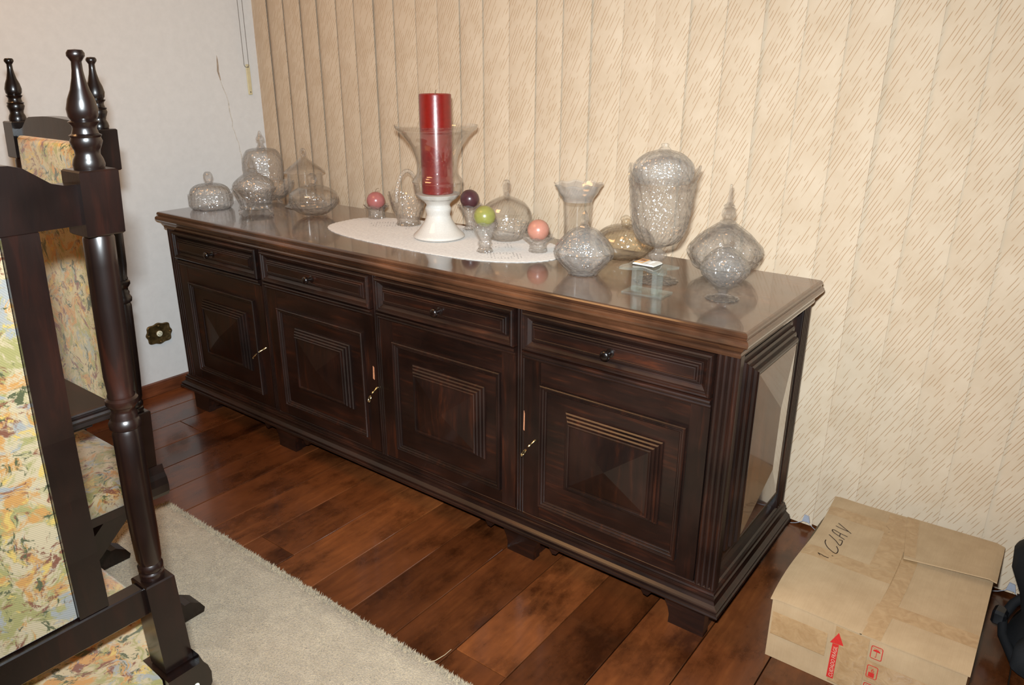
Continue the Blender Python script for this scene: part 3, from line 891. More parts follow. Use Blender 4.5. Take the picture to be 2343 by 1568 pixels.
    for q in range(8):
        m.f.append((nb_ + q, nb_ + q + 1, nb_ + 16 - q, nb_ + 17 - q))
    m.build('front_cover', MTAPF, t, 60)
    # seat, narrower between the back posts
    out = [(-0.155, -0.020), (0.155, -0.020), (0.157, 0.043), (0.222, 0.043), (0.230, 0.055), (0.230, 0.385), (0.222, 0.400), (-0.222, 0.400), (-0.230, 0.385), (-0.230, 0.055), (-0.222, 0.043), (-0.157, 0.043)]
    def ins(f, z):
        return [(a * f, 0.19 + (b_ - 0.19) * f, z) for a, b_ in out]
    MB().loops([ins(0.99, 0.3965), ins(1.0, 0.400), ins(1.0, 0.428), ins(0.985, 0.436), ins(0.95, 0.441), ins(0.8, 0.444)], True, True).build('seat', MTAP, t, 60)
    return t
ch1 = make_chair('high-backed chair nearest the camera, seen from behind, one tall finial', 0.113)
ch1.location = (1.742, -1.208, 0.004); ch1.rotation_euler = (0, 0, PI / 2)
RAKE[0] = RAKE_B
ch2 = make_chair('high-backed chair facing the camera behind the table corner, two finials against the grey wall', 0.138)
ch2.location = (0.968, -0.755, 0.004); ch2.rotation_euler = (0, 0, PI)

# ------------------------------------------------------------------ table (only a corner shows)
tb = thing('dining_table', 'dark dining table with moulded edge, its corner showing between the two chairs', 'table', (0.62, -1.21, 0.0))
def tl(o, z):
    x0, x1, y0, y1 = 0.0 - 0.62, 1.345 - 0.62, -1.55 + 1.21, -0.872 + 1.21
    return [(x0 - o, y0 - o, z), (x1 + o, y0 - o, z), (x1 + o, y1 + o, z), (x0 - o, y1 + o, z)]
MB().loops([tl(-0.03, 0.655), tl(-0.03, 0.668), tl(-0.004, 0.670), tl(0.0, 0.673), tl(0.0, 0.680), tl(0.004, 0.683), tl(0.006, 0.687), tl(0.004, 0.691), tl(-0.003, 0.692), tl(-0.003, 0.694), tl(0.001, 0.697), tl(0.0, 0.700), tl(-0.004, 0.702)], True, True).build('table_top', WTAB, tb)
MB().box(-0.55, 0.62, -0.27, 0.27, 0.60, 0.655).build('apron', WCH, tb)
MB().lathe([(0.10, 0.06), (0.11, 0.10), (0.06, 0.16), (0.045, 0.22), (0.075, 0.30), (0.085, 0.36), (0.05, 0.44), (0.06, 0.50), (0.09, 0.56), (0.09, 0.60)], 28, (-0.28, -0.10, 0)).build('pedestal', WCH, tb, 40)
for k in range(4):
    a = PI / 4 + k * PI / 2
    dx, dy = math.cos(a), math.sin(a)
    f_ = MB().tube([(-0.28 + dx * 0.05, -0.10 + dy * 0.05, 0.10), (-0.28 + dx * 0.12, -0.10 + dy * 0.12, 0.095), (-0.28 + dx * 0.18, -0.10 + dy * 0.18, 0.05), (-0.28 + dx * 0.23, -0.10 + dy * 0.23, 0.034)], 0.028, 10, [1, 0.9, 0.8, 0.75])
    f_.build('foot', WCH, tb, True)

# ================================================================== DOILY AND GLASS ON THE SIDEBOARD
ZT = 0.785
do = thing('doily', 'white crocheted oval doily lying on the sideboard under the hurricane vase', 'doily', (1.11, 0.285, ZT))
m = MB()
NR = 240
def doily_edge(a, f, z):
    ex = 2.5
    ca, sa = math.cos(a), math.sin(a)
    r = 1.0 / ((abs(ca) ** ex + abs(sa) ** ex) ** (1 / ex))
    sc_ = 1.0 + (0.010 * abs(math.sin(a * 34)) + 0.012 * math.sin(a * 5 + 1) if f > 0.9 else 0)
    return (0.445 * r * ca * f * sc_, 0.185 * r * sa * f * sc_, z)
L = [[doily_edge(2 * PI * i / NR, f, z) for i in range(NR)] for f, z in ((1.0, 0.0003), (1.0, 0.0018), (0.985, 0.0025), (0.9, 0.0022), (0.6, 0.0024), (0.3, 0.0022), (0.02, 0.0024))]
m.loops(L, True, True).build('crochet_cloth', MDOILY, do, 60)
# open-work: little dark gaps in two leaf-shaped clusters at each end
MGAP = mat_plain('openwork_gap', (0.045, 0.025, 0.015), 0.6, 0.3, 0, 0.1, 60, 0.1, 0.001, 0.2)
g_ = MB()
for (gx, gy, sgn) in ((-0.285, 0.04, 1), (0.315, -0.075, -1), (-0.16, 0.055, 1), (0.02, 0.15, 1), (0.22, 0.02, 1)):
    for r_ in range(-4, 5):
        for c_ in range(-4, 5):
            if abs(r_) + abs(c_) > 5 or (r_ * r_ + c_ * c_ < 4) or random.random() < 0.12: continue
            if gx == -0.16 and (abs(r_) + abs(c_) > 3): continue
            if gx == 0.22 and (abs(r_) + abs(c_) > 4): continue
            xx, yy = gx + c_ * 0.0125 + r_ * 0.003, gy + r_ * 0.0105
            w1, h1 = random.uniform(0.0016, 0.003), random.uniform(0.0014, 0.0026)
            g_.add([(xx - w1, yy, 0.0027), (xx, yy - h1, 0.0027), (xx + w1, yy, 0.0027), (xx, yy + h1, 0.0027)], [(0, 1, 2, 3)])
go = g_.build('openwork', MGAP, do); go['kind'] = 'stuff'
DZ = ZT + 0.0027

def glassware(path, n, rmod=None, zmod=None):
    """revolve a closed wall outline; rmod/zmod(theta, z, outer) shape the cutting"""
    m = MB(); L = []
    for r, z, outer in path:
        row = []
        for i in range(n):
            a = 2 * PI * i / n
            rr = max(r, 2e-5) * (1 + (rmod(a, z, outer) if rmod and r > 0.004 else 0))
            row.append((rr * math.cos(a), rr * math.sin(a), z + (zmod(a, z, r) if zmod else 0)))
        L.append(row)
    return m.loops(L, True, True)
def wall_bowl(prof, t=0.0028, k=4, tb=None):
    p = smooth_prof(prof, k)
    tb = tb or t
    z0 = p[0][1]
    inner = [(max(r - t, 0.0), max(z, z0 + tb), 0) for r, z in p]
    return [(0, z0, 1)] + [(r, z, 1) for r, z in p] + inner[::-1] + [(0, z0 + tb, 0)]
def wall_lid(prof, t=0.0026, k=4):
    p = smooth_prof(prof, k)
    zt = p[-1][1]
    inner = [(max(r - t, 0.0), z - (t if r < 0.7 * p[0][0] else 0.0), 0) for r, z in p]
    return [(0, inner[-1][1], 0)] + inner[::-1] + [(r, z, 1) for r, z in p] + [(0, zt, 1)]
def solid(prof, k=4):
    p = smooth_prof(prof, k)
    return [(0, p[0][1], 1)] + [(r, z, 1) for r, z in p] + [(0, p[-1][1], 1)]
ribs = lambda n, a: (lambda th, z, o: a * (math.cos(n * th) if o else 0))
flute = lambda n, a: (lambda th, z, o: -a * (abs(math.sin(n * th / 2)) if o else 0))
swirl = lambda n, a, k: (lambda th, z, o: a * (math.cos(n * th + k * z) if o else 0))
diam = lambda n, a, k: (lambda th, z, o: a * ((abs(math.cos(n * th / 2 + k * z)) + abs(math.cos(n * th / 2 - k * z)) - 1.0) if o else 0))
def facet(n):
    def f(th, z, o):
        s_ = 2 * PI / n
        x_ = (th % s_) - s_ / 2
        return math.cos(s_ / 2) / math.cos(x_) - 1.0
    return f
def curled_feet(root, n, R, h, mat, a0=0.3):
    for k in range(n):
        a = a0 + 2 * PI * k / n
        dx, dy = math.cos(a), math.sin(a)
        pts = [(dx * R * 0.86, dy * R * 0.86, h * 1.15), (dx * R * 1.02, dy * R * 1.02, h * 0.75), (dx * R * 1.08, dy * R * 1.08, h * 0.35), (dx * R * 1.20, dy * R * 1.20, 0.0045), (dx * R * 1.30, dy * R * 1.30, 0.0055), (dx * R * 1.28, dy * R * 1.28, 0.0105)]
        MB().tube(pts, 0.0042, 8, [1.5, 1.3, 1.0, 1.0, 0.95, 0.8]).build('foot', mat, root, True)

# 1 low round covered jar
g = thing('candy_jar', 'low round cut-glass jar with ball knob, farthest from the carton', 'jar', (0.079, 0.148, ZT))
glassware(wall_bowl([(0.0660, 0.0), (0.0700, 0.004), (0.0742, 0.010), (0.0757, 0.020), (0.0757, 0.040), (0.0754, 0.0555)], 0.004), 160, lambda th, z, o: 0.05 * (abs(math.cos(14 * th)) if o and z > 0.012 else 0.5)).build('bowl', GCUT, g, 30)
lid = glassware(wall_lid([(0.0735, 0.0575), (0.0738, 0.062), (0.0654, 0.0768), (0.0457, 0.0888), (0.018, 0.0946), (0.0147, 0.0956)]), 160, flute(24, 0.06)).build('lid', GCUT, g, 30)
glassware(solid([(0.0147, 0.0957), (0.0114, 0.0994), (0.0125, 0.104), (0.0163, 0.1125), (0.0163, 0.1245), (0.0097, 0.1347), (0.003, 0.1363)]), 32).build('knob', GKNOB, lid, True)
# 2 footed flared dish
g = thing('footed_candy_dish', 'small flared pressed-glass dish on curled feet with peaked lid and pointed knob', 'dish', (0.289, 0.196, ZT))
glassware(wall_bowl([(0.050, 0.0165), (0.0576, 0.0195), (0.0560, 0.026), (0.0543, 0.032), (0.062, 0.054), (0.0683, 0.0732), (0.0775, 0.0905)], 0.0035), 144, swirl(16, 0.045, 90)).build('bowl', GLEAF, g, 30)
lid = glassware(wall_lid([(0.0735, 0.0925), (0.0728, 0.0983), (0.0695, 0.1095), (0.0473, 0.1295), (0.0200, 0.1480), (0.0173, 0.1500)]), 96, ribs(24, 0.008)).build('lid', GFROST, g, 30)
glassware(solid([(0.0173, 0.1502), (0.0170, 0.155), (0.0110, 0.162), (0.0141, 0.171), (0.0100, 0.188), (0.0016, 0.208)], 3), 48, facet(6)).build('knob', GKNOB, lid)
curled_feet(g, 4, 0.050, 0.018, GKNOB, 0.55)
# 3 wide footed bowl with tall dome
g = thing('domed_dish', 'wide footed glass bowl with tall bell-shaped lid and spire, in the corner by the blind', 'dish', (0.114, 0.366, ZT))
glassware(wall_bowl([(0.058, 0.0125), (0.0693, 0.0150), (0.095, 0.0379), (0.108, 0.060), (0.1135, 0.0771)], 0.0035), 144, ribs(24, 0.012), lambda a, z, r: 0.003 * math.cos(12 * a) if z > 0.07 else 0).build('bowl', GLEAF, g, 30)
lid = glassware(wall_lid([(0.0690, 0.079), (0.0720, 0.0955), (0.0742, 0.1058), (0.0752, 0.1478), (0.0714, 0.1728), (0.0542, 0.2009), (0.0200, 0.2080), (0.0169, 0.2092)]), 144, diam(14, 0.03, 60)).build('lid', GCUT, g, 30)
glassware(solid([(0.0169, 0.2094), (0.0140, 0.214), (0.0084, 0.2322), (0.0152, 0.2375), (0.0152, 0.2452), (0.0090, 0.256), (0.005, 0.268), (0.001, 0.2729)]), 32).build('knob', GKNOB, lid, True)
curled_feet(g, 4, 0.062, 0.014, GKNOB, 0.2)
# 4 round leaf bowl
g = thing('leaf_bowl', 'round pressed-glass bowl with leaf relief, dome lid and faceted ball knob', 'bowl', (0.506, 0.288, ZT))
glassware(wall_bowl([(0.034, 0.006), (0.0420, 0.008), (0.0627, 0.0203), (0.0813, 0.0428), (0.0862, 0.0641)], 0.004), 160, lambda th, z, o: (0.05 * math.sin(6 * th + 60 * z) * math.cos(9 * th) if o else 0)).build('bowl', GLEAF, g, 30)
lid = glassware(wall_lid([(0.0842, 0.066), (0.0850, 0.0710), (0.0778, 0.0842), (0.0465, 0.1027), (0.0170, 0.1080), (0.0150, 0.1086)]), 96, ribs(12, 0.008)).build('lid', GCLEAR, g, 30)
glassware(solid([(0.0150, 0.1088), (0.0108, 0.1149), (0.0125, 0.1200), (0.0168, 0.1302), (0.0145, 0.1440), (0.003, 0.1515)]), 48, facet(7)).build('knob', GKNOB, lid)
for k in range(3):
    a = -1.35 + 2 * PI * k / 3
    MB().sphere(0.0065, (0.036 * math.cos(a), 0.036 * math.sin(a), 0.0062), 14, 8).build('foot', GKNOB, g, True)
# 5 plain cylindrical jar with conical lid
g = thing('biscuit_jar', 'plain clear cylindrical jar with flared foot and conical ring-handled lid', 'jar', (0.317, 0.405, ZT))
k_ = 0.945
glassware(wall_bowl([(0.080 * k_, 0.0), (0.0890 * k_, 0.002), (0.0793 * k_, 0.0086), (0.0730 * k_, 0.020), (0.0704 * k_, 0.0411), (0.0690 * k_, 0.080), (0.0680 * k_, 0.1255)], 0.0025), 72).build('jar_body', GCLEAR, g, 40)
lid = glassware(wall_lid([(0.0780 * k_, 0.1272), (0.0799 * k_, 0.1300), (0.0508 * k_, 0.1540), (0.0230 * k_, 0.1740), (0.0118, 0.1850), (0.010, 0.188)]), 72).build('lid', GCLEAR, g, 40)
MB().tube([(0.012 * math.sin(2 * PI * i / 20), 0, 0.2005 + 0.012 * math.cos(2 * PI * i / 20)) for i in range(21)], 0.0048, 10).build('ring_handle', GKNOB, lid, True)
# ball candles in little cups
def cup(name, label, loc, prof, n, amp, mat, wave=0.0, wn=6):
    g = thing(name, label, 'candle holder', loc, 0, 'glass cups with ball candles')
    ztop = prof[-1][1]
    glassware(wall_bowl(prof, 0.003, 4, 0.010), n * 8, lambda th, z, o: amp * math.cos(n * th) if o else 0, (lambda a, z, r: wave * math.cos(wn * a) if z > ztop * 0.8 else 0) if wave else None).build('cup', mat, g, 35)
    return g
def ball(label, loc, r, mat, wick_=(0.004, 0.002, 0.016)):
    g = thing('ball_candle', label, 'candle', loc, 0, 'ball candles')
    MB().lathe([(r * math.sin(PI * k / 20) * (1.0 if k < 12 else 1.0), -r * math.cos(PI * k / 20) * 0.97) for k in range(20)] + [(r * 0.09, r * 0.955), (r * 0.03, r * 0.945)], 40).build('wax', mat, g, True)
    a, b_, h = wick_
    MB().tube([(0, 0, r * 0.93), (a * 0.2, b_ * 0.2, r * 0.95 + h * 0.5), (a, b_, r * 0.95 + h * 0.9), (a * 2.2, b_ * 2, r * 0.95 + h)], 0.0009, 6).build('wick', MWICK, g, True)
    return g
cup('candle_cup', 'short flower-shaped glass cup holding the dusky pink ball candle', (0.717, 0.390, DZ), [(0.0285, 0.0), (0.0294, 0.002), (0.0272, 0.0186), (0.0308, 0.0309), (0.0440, 0.0463)], 12, 0.05, GCUT, 0.003)
ball('dusky pink ball candle in a short cup near the glass basket', (0.717, 0.390, DZ + 0.0600), 0.0318, MPINK, (0.006, 0.002, 0.013))
cup('candle_cup', 'tall stemmed glass cup holding the dark plum ball candle', (1.111, 0.434, DZ), [(0.0180, 0.0), (0.0192, 0.003), (0.0143, 0.0174), (0.0157, 0.0318), (0.0285, 0.0604), (0.0408, 0.0831)], 10, 0.06, GCUT, 0.002)
ball('dark plum ball candle in a tall cup behind the hurricane vase', (1.111, 0.434, DZ + 0.1000), 0.0308, MPURP, (0.002, 0.001, 0.010))
cup('candle_cup', 'tall stemmed glass cup holding the olive green ball candle', (1.351, 0.215, DZ), [(0.0215, 0.0), (0.0230, 0.003), (0.0164, 0.0154), (0.0205, 0.0256), (0.0163, 0.0333), (0.0201, 0.0422), (0.0325, 0.0675), (0.0383, 0.0889)], 8, 0.06, GCUT, 0.002)
ball('olive green ball candle in the tall cup nearest the edge', (1.351, 0.215, DZ + 0.1025), 0.0312, MGREEN, (0.001, 0.001, 0.016))
cup('candle_cup', 'short flower-shaped glass cup holding the peach ball candle', (1.470, 0.312, DZ), [(0.0255, 0.0), (0.0264, 0.002), (0.0238, 0.0154), (0.0251, 0.023), (0.0375, 0.0357), (0.0455, 0.0446)], 12, 0.05, GCUT, 0.003)
ball('peach ball candle in a short cup beside the round frosted bowl', (1.470, 0.312, DZ + 0.0620), 0.0316, MPEACH, (0.001, 0.0, 0.006))
# 7 glass basket
g = thing('glass_basket', 'pressed-glass basket with arched ribbed handle, half hidden by the hurricane vase', 'basket', (0.892, 0.372, DZ))
def bask(a, z, r):
    return (0.014 * math.cos(2 * a) + 0.0025 * math.cos(16 * a)) if z > 0.085 else (0.007 * math.cos(2 * a) if z > 0.06 else 0)
glassware(wall_bowl([(0.036, 0.0), (0.0410, 0.002), (0.0375, 0.014), (0.044, 0.034), (0.0550, 0.0627), (0.0650, 0.0950)], 0.0032), 144, lambda th, z, o: (0.10 * math.cos(2 * th) * min(1, z / 0.06) + (0.02 * math.cos(18 * th) * (1 if z < 0.07 else 0) if o else 0)), bask).build('bowl', GLEAF, g, 30)
pts = [(0.0, -0.052 * math.cos(PI * i / 24) * (1 if True else 1), 0.080 + 0.098 * math.sin(PI * i / 24)) for i in range(25)]
MB().tube(pts, 0.0062, 10, [1 + 0.12 * (i % 2) for i in range(25)]).build('handle', GFROST, g, 40)
# 8 hurricane vase and pillar candle
HL = (1.114, 0.280, DZ)
g = thing('hurricane_vase', 'large flared glass hurricane vase with white sand-filled pedestal on the doily', 'vase', HL)
basep = [(0.070, 0.0), (0.0785, 0.003), (0.0793, 0.0097), (0.0627, 0.0262), (0.0448, 0.0509), (0.038, 0.0659), (0.0366, 0.0741), (0.0405, 0.0903), (0.0364, 0.1024), (0.0444, 0.1132), (0.0560, 0.1212)]
glassware(solid(basep, 5), 72).build('pedestal', MSANDG, g, 60)
glassware([(r, z, 1) for r, z in smooth_prof([(0.0560, 0.1214), (0.0690, 0.1365)], 3)] + [(0.060, 0.1375, 1), (0.030, 0.1365, 1), (0.0, 0.1368, 1)], 72, lambda th, z, o: 0.01 * math.sin(7 * th) + 0.008 * math.sin(13 * th)).build('sand', MSAND, g, 60)
outp = smooth_prof([(0.0570, 0.1212), (0.0705, 0.1373), (0.0748, 0.1651), (0.0780, 0.1757), (0.0693, 0.1875), (0.0625, 0.1993), (0.0622, 0.2331), (0.075, 0.2717), (0.0917, 0.2972), (0.1071, 0.3162), (0.1213, 0.3276), (0.1255, 0.3389)], 5)
pth = [(r, z, 1) for r, z in outp] + [(r - 0.0022, z, 0) for r, z in outp[::-1]]
mm = MB(); n_ = 80
Lp = [[(r * math.cos(2 * PI * i / n_), r * math.sin(2 * PI * i / n_), z) for i in range(n_)] for r, z, o_ in pth]
Lp.append(Lp[0])
mm.loops(Lp).build('glass_funnel', GCLEAR, g, 60)
g = thing('pillar_candle', 'tall dark red pillar candle standing in the hurricane vase', 'candle', (HL[0], HL[1], HL[2] + 0.1378))
MB().lathe([(0.0460, 0.0), (0.0476, 0.0015), (0.0476, 0.285), (0.0468, 0.2885), (0.0445, 0.2890), (0.0430, 0.2868), (0.010, 0.2855), (0.002, 0.2850)], 64).build('wax', MRED, g, 40)
MB().tube([(0, 0, 0.284), (0.001, 0.0, 0.292), (0.0035, 0.001, 0.3005)], 0.0011, 6).build('wick', MWICK, g, True)
# 11 domed butter dish
g = thing('domed_bowl', 'round cut-glass bowl with high plain dome lid and oblong knob, behind the green candle', 'bowl', (1.295, 0.390, DZ))
glassware(wall_bowl([(0.042, 0.0), (0.0490, 0.002), (0.0640, 0.0179), (0.0764, 0.0452), (0.0790, 0.052)], 0.004), 160, flute(20, 0.06)).build('bowl', GCUT, g, 30)
lid = glassware(wall_lid([(0.0775, 0.0535), (0.0790, 0.0600), (0.0780, 0.0705), (0.0718, 0.0925), (0.0525, 0.1146), (0.0187, 0.1305), (0.0120, 0.1320)]), 96, ribs(10, 0.006)).build('lid', GCLEAR, g, 40)
glassware(solid([(0.0120, 0.1322), (0.0085, 0.1431), (0.0115, 0.1537), (0.0119, 0.1747), (0.0053, 0.1812)]), 48, facet(6)).build('knob', GKNOB, lid)
# 13 ruffled vase
g = thing('ruffled_vase', 'straight clear glass vase with flared frosted ruffled rim, against the blind', 'vase', (1.520, 0.440, ZT))
glassware(wall_bowl([(0.038, 0.0), (0.0440, 0.002), (0.0386, 0.0216), (0.0390, 0.0391), (0.0410, 0.085), (0.0432, 0.1362)], 0.0035), 96, flute(12, 0.03)).build('vase_body', GCLEAR, g, 40)
rp = smooth_prof([(0.0434, 0.1364), (0.0480, 0.1475), (0.0574, 0.1605), (0.0640, 0.175), (0.0715, 0.1865)], 4)
pr_ = [(r, z, 1) for r, z in rp] + [(r - 0.003, z, 0) for r, z in rp[::-1]]
Lp = []
for r, z, o_ in pr_:
    row = []
    for i in range(96):
        a = 2 * PI * i / 96
        f_ = max(0, (z - 0.155) / 0.03)
        rr = r * (1 + 0.03 * f_ * math.cos(9 * a))
        row.append((rr * math.cos(a), rr * math.sin(a), z + 0.0022 * f_ * math.sin(9 * a)))
    Lp.append(row)
Lp.append(Lp[0])
MB().loops(Lp).build('rim', mat_glass('frosted_rim_glass', (0.95, 0.93, 0.90), 1.0, 0.15, 0, 0.3, 0.12), g, 60)
# 14 round frosted bowl
g = thing('round_frosted_bowl', 'round frosted cut-glass bowl with dome lid and bud knob, at the end of the doily', 'bowl', (1.704, 0.183, ZT))
glassware(wall_bowl([(0.032, 0.0), (0.0374, 0.002), (0.043, 0.0105), (0.0619, 0.0313), (0.073, 0.0474), (0.0765, 0.0600)], 0.004), 160, diam(14, 0.05, 70)).build('bowl', GFROST, g, 30)
lid = glassware(wall_lid([(0.0750, 0.0618), (0.0762, 0.0650), (0.0602, 0.0895), (0.0355, 0.1135), (0.0160, 0.1222), (0.0144, 0.1228)]), 144, ribs(16, 0.022)).build('lid', GFROST, g, 30)
glassware(solid([(0.0144, 0.1230), (0.0100, 0.131), (0.0122, 0.1420), (0.0080, 0.1560), (0.001, 0.1642)]), 48, facet(6)).build('knob', GKNOB, lid)
# 15 amber pot
g = thing('amber_pot', 'squat amber-tinted glass pot with swirled relief, half hidden behind the urn', 'pot', (1.700, 0.405, ZT))
k_ = 0.93
glassware(wall_bowl([(0.043 * k_, 0.0), (0.050 * k_, 0.002), (0.0769 * k_, 0.0187), (0.0893 * k_, 0.0442)], 0.0035), 120, swirl(10, 0.03, 80)).build('bowl', GAMBER, g, 30)
lid = glassware(wall_lid([(0.0880 * k_, 0.0458), (0.0885 * k_, 0.050), (0.0788 * k_, 0.0707), (0.0507 * k_, 0.0876), (0.0150, 0.0935), (0.0127, 0.0938)]), 96, swirl(10, 0.012, 50)).build('lid', GAMBER, g, 30)
glassware(solid([(0.0127, 0.0940), (0.0110, 0.100), (0.0152, 0.1119), (0.003, 0.1207)]), 32).build('knob', GAMBER, lid, True)
# 16 tall urn
g = thing('covered_urn', 'tallest crystal urn with pointed petal rim, swirled dome lid and pedestal foot', 'urn', (1.883, 0.240, ZT))
up_ = [(0.053, 0.0), (0.0549, 0.0015), (0.0520, 0.0040), (0.0230, 0.0192), (0.0109, 0.0383), (0.0130, 0.050), (0.0228, 0.0628), (0.0200, 0.071), (0.0097, 0.0800), (0.0100, 0.0835)]
glassware(solid(up_), 96, lambda th, z, o: 0.03 * math.cos(14 * th)).build('pedestal', GCUT, g, 35)
bw = [(0.0097, 0.0837), (0.0162, 0.0871), (0.0464, 0.1003), (0.0633, 0.1329), (0.0722, 0.1843), (0.0758, 0.2327), (0.0815, 0.262)]
def petal_z(a, z, r):
    f_ = max(0.0, (z - 0.215) / 0.047)
    p_ = abs(math.cos(2.5 * (a - 0.62)))
    return f_ * (0.036 * p_ ** 2.5 - 0.014)
def petal_r(th, z, o):
    f_ = max(0.0, (z - 0.215) / 0.047)
    p_ = abs(math.cos(2.5 * (th - 0.62)))
    rel = 0.045 * math.cos(18 * th + 55 * z) * (1 if o and 0.10 < z < 0.24 else 0)
    return f_ * 0.10 * p_ ** 3 + rel
glassware(wall_bowl(bw, 0.0035, 6, 0.006), 160, petal_r, petal_z).build('bowl', GLEAF, g, 30)
lid = glassware(wall_lid([(0.0640, 0.2445), (0.0690, 0.2560), (0.0715, 0.2689), (0.0666, 0.2904), (0.0436, 0.3107), (0.0200, 0.3185), (0.0155, 0.3192)]), 160, swirl(24, 0.03, 45)).build('lid', GFROST, g, 30)
glassware(solid([(0.0155, 0.3194), (0.0140, 0.3225), (0.0085, 0.3278), (0.0098, 0.332), (0.0062, 0.3345)]), 32).build('knob', GCUT, lid, 40)
# 18 big diamond dish
g = thing('spire_dish', 'wide diamond-shaped crystal dish with tall spire lid beside the blind', 'dish', (1.995, 0.395, ZT))
k_ = 0.955
glassware(wall_bowl([(0.044 * k_, 0.0105), (0.0540 * k_, 0.0120), (0.0773 * k_, 0.0248), (0.0897 * k_, 0.0442), (0.0960 * k_, 0.0640)], 0.004), 160, diam(12, 0.065, 55)).build('bowl', GCUT, g, 30)
lid = glassware(wall_lid([(0.0945 * k_, 0.0660), (0.0914 * k_, 0.0775), (0.0671 * k_, 0.1032), (0.0453 * k_, 0.1205), (0.0230, 0.1345), (0.0205, 0.1355)]), 160, diam(12, 0.05, 45)).build('lid', GCUT, g, 30)
glassware(solid([(0.0205, 0.1357), (0.0208, 0.1400), (0.0108, 0.1450), (0.0185, 0.1549), (0.0160, 0.1690), (0.0110, 0.1750), (0.0150, 0.178), (0.0088, 0.1840), (0.0064, 0.1919), (0.0033, 0.2290), (0.0010, 0.2305)]), 48, facet(8)).build('spire', GKNOB, lid, 30)
curled_feet(g, 3, 0.042, 0.0125, GKNOB, -0.3)
# 19 small compote
g = thing('covered_compote', 'small footed crystal compote with ball-topped lid at the front corner', 'compote', (2.079, 0.188, ZT))
glassware(solid([(0.0360, 0.0), (0.0374, 0.0015), (0.0350, 0.0042), (0.0180, 0.0090), (0.0108, 0.0150), (0.0130, 0.0220)]), 144, lambda th, z, o: 0.04 * math.cos(16 * th) if z < 0.01 else 0).build('pedestal', GCUT, g, 30)
glassware(wall_bowl([(0.0125, 0.0222), (0.0160, 0.0250), (0.0361, 0.0408), (0.052, 0.0625), (0.0540, 0.0758)], 0.0035), 160, diam(18, 0.05, 110)).build('bowl', GCUT, g, 30)
lid = glassware(wall_lid([(0.0528, 0.0772), (0.0538, 0.0800), (0.0467, 0.0931), (0.0307, 0.1114), (0.0120, 0.1224), (0.0099, 0.1234)]), 160, diam(18, 0.035, 80)).build('lid', GCUT, g, 30)
glassware(solid([(0.0099, 0.1236), (0.0089, 0.1300), (0.0128, 0.1384), (0.0128, 0.1494), (0.0078, 0.1563), (0.001, 0.1583)]), 40, facet(9)).build('knob', GKNOB, lid, 25)
# 17 little sheet-glass stand with an open booklet
g = thing('glass_stand', 'small greenish sheet-glass stand of two plates joined by upright panes', 'stand', (1.918, 0.125, ZT), math.radians(2))
def plate(m, hx, hy, z, th, wav=0.0, sk=0.0):
    n_ = 40; lo, hi = [], []
    for i in range(n_):
        a = 2 * PI * i / n_
        ca, sa = math.cos(a), math.sin(a)
        k = 1 / max(abs(ca), abs(sa))
        k *= 1 + wav * math.cos(4 * a + PI) * 0.6 + wav * 0.25 * math.sin(9 * a)
        x_, y_ = hx * ca * k + sk * sa * k, hy * sa * k
        zz = z + wav * 0.012 * math.cos(4 * a)
        lo.append((x_, y_, zz)); hi.append((x_, y_, zz + th))
    return m.loops([lo, hi], True, True)
plate(MB(), 0.051, 0.031, 0.0, 0.004, 0.02).build('lower_plate', GGREEN, g)
plate(MB(), 0.053, 0.037, 0.0600, 0.006, 0.16).build('upper_plate', GGREEN, g, 40)
MB().box(-0.034, -0.022, -0.016, 0.020, 0.0042, 0.0590).build('upright_pane', GGREEN, g)
MB().box(0.018, 0.030, -0.016, 0.020, 0.0042, 0.0590).build('upright_pane', GGREEN, g)
bk = thing('open_booklet', 'tiny open book with an orange picture page on the glass stand', 'book', (1.913, 0.129, ZT + 0.0680), math.radians(-2))
MB().prism([(-0.029, 0.0), (0.029, 0.0), (0.029, 0.0012), (-0.029, 0.0012)], 'y', -0.022, 0.022).build('cover', MBLKP, bk)
pg = []
for i in range(13):
    u = -1 + 2 * i / 12
    pg.append((0.027 * u, 0.0060 - 0.0022 * (1 - abs(u)) ** 3 - 0.0020 * max(0, abs(u) - 0.75) / 0.25))
pgs = MB().prism([(-0.028, 0.0013)] + [(0.028, 0.0013)] + pg[::-1], 'y', -0.021, 0.021).build('pages', MPAPER, bk)
MB().box(-0.025, -0.0045, -0.0195, 0.0195, 0.0058, 0.0064).build('picture', MORANGE, pgs)
MB().box(-0.022, -0.008, 0.001, 0.014, 0.0064, 0.0066).build('picture_figure', MBROWNP, pgs)
for q in (-0.0215, -0.0135):
    MB().box(q, q + 0.006, -0.015, -0.004, 0.0064, 0.0066).build('picture_detail', MTEXT, pgs)
for k in range(7):
    yy = 0.014 - k * 0.0042
    MB().box(0.006, 0.0195 - 0.002 * (k % 3), yy, yy + 0.0011, 0.0056, 0.0064).build('text_line', MTEXT, pgs)

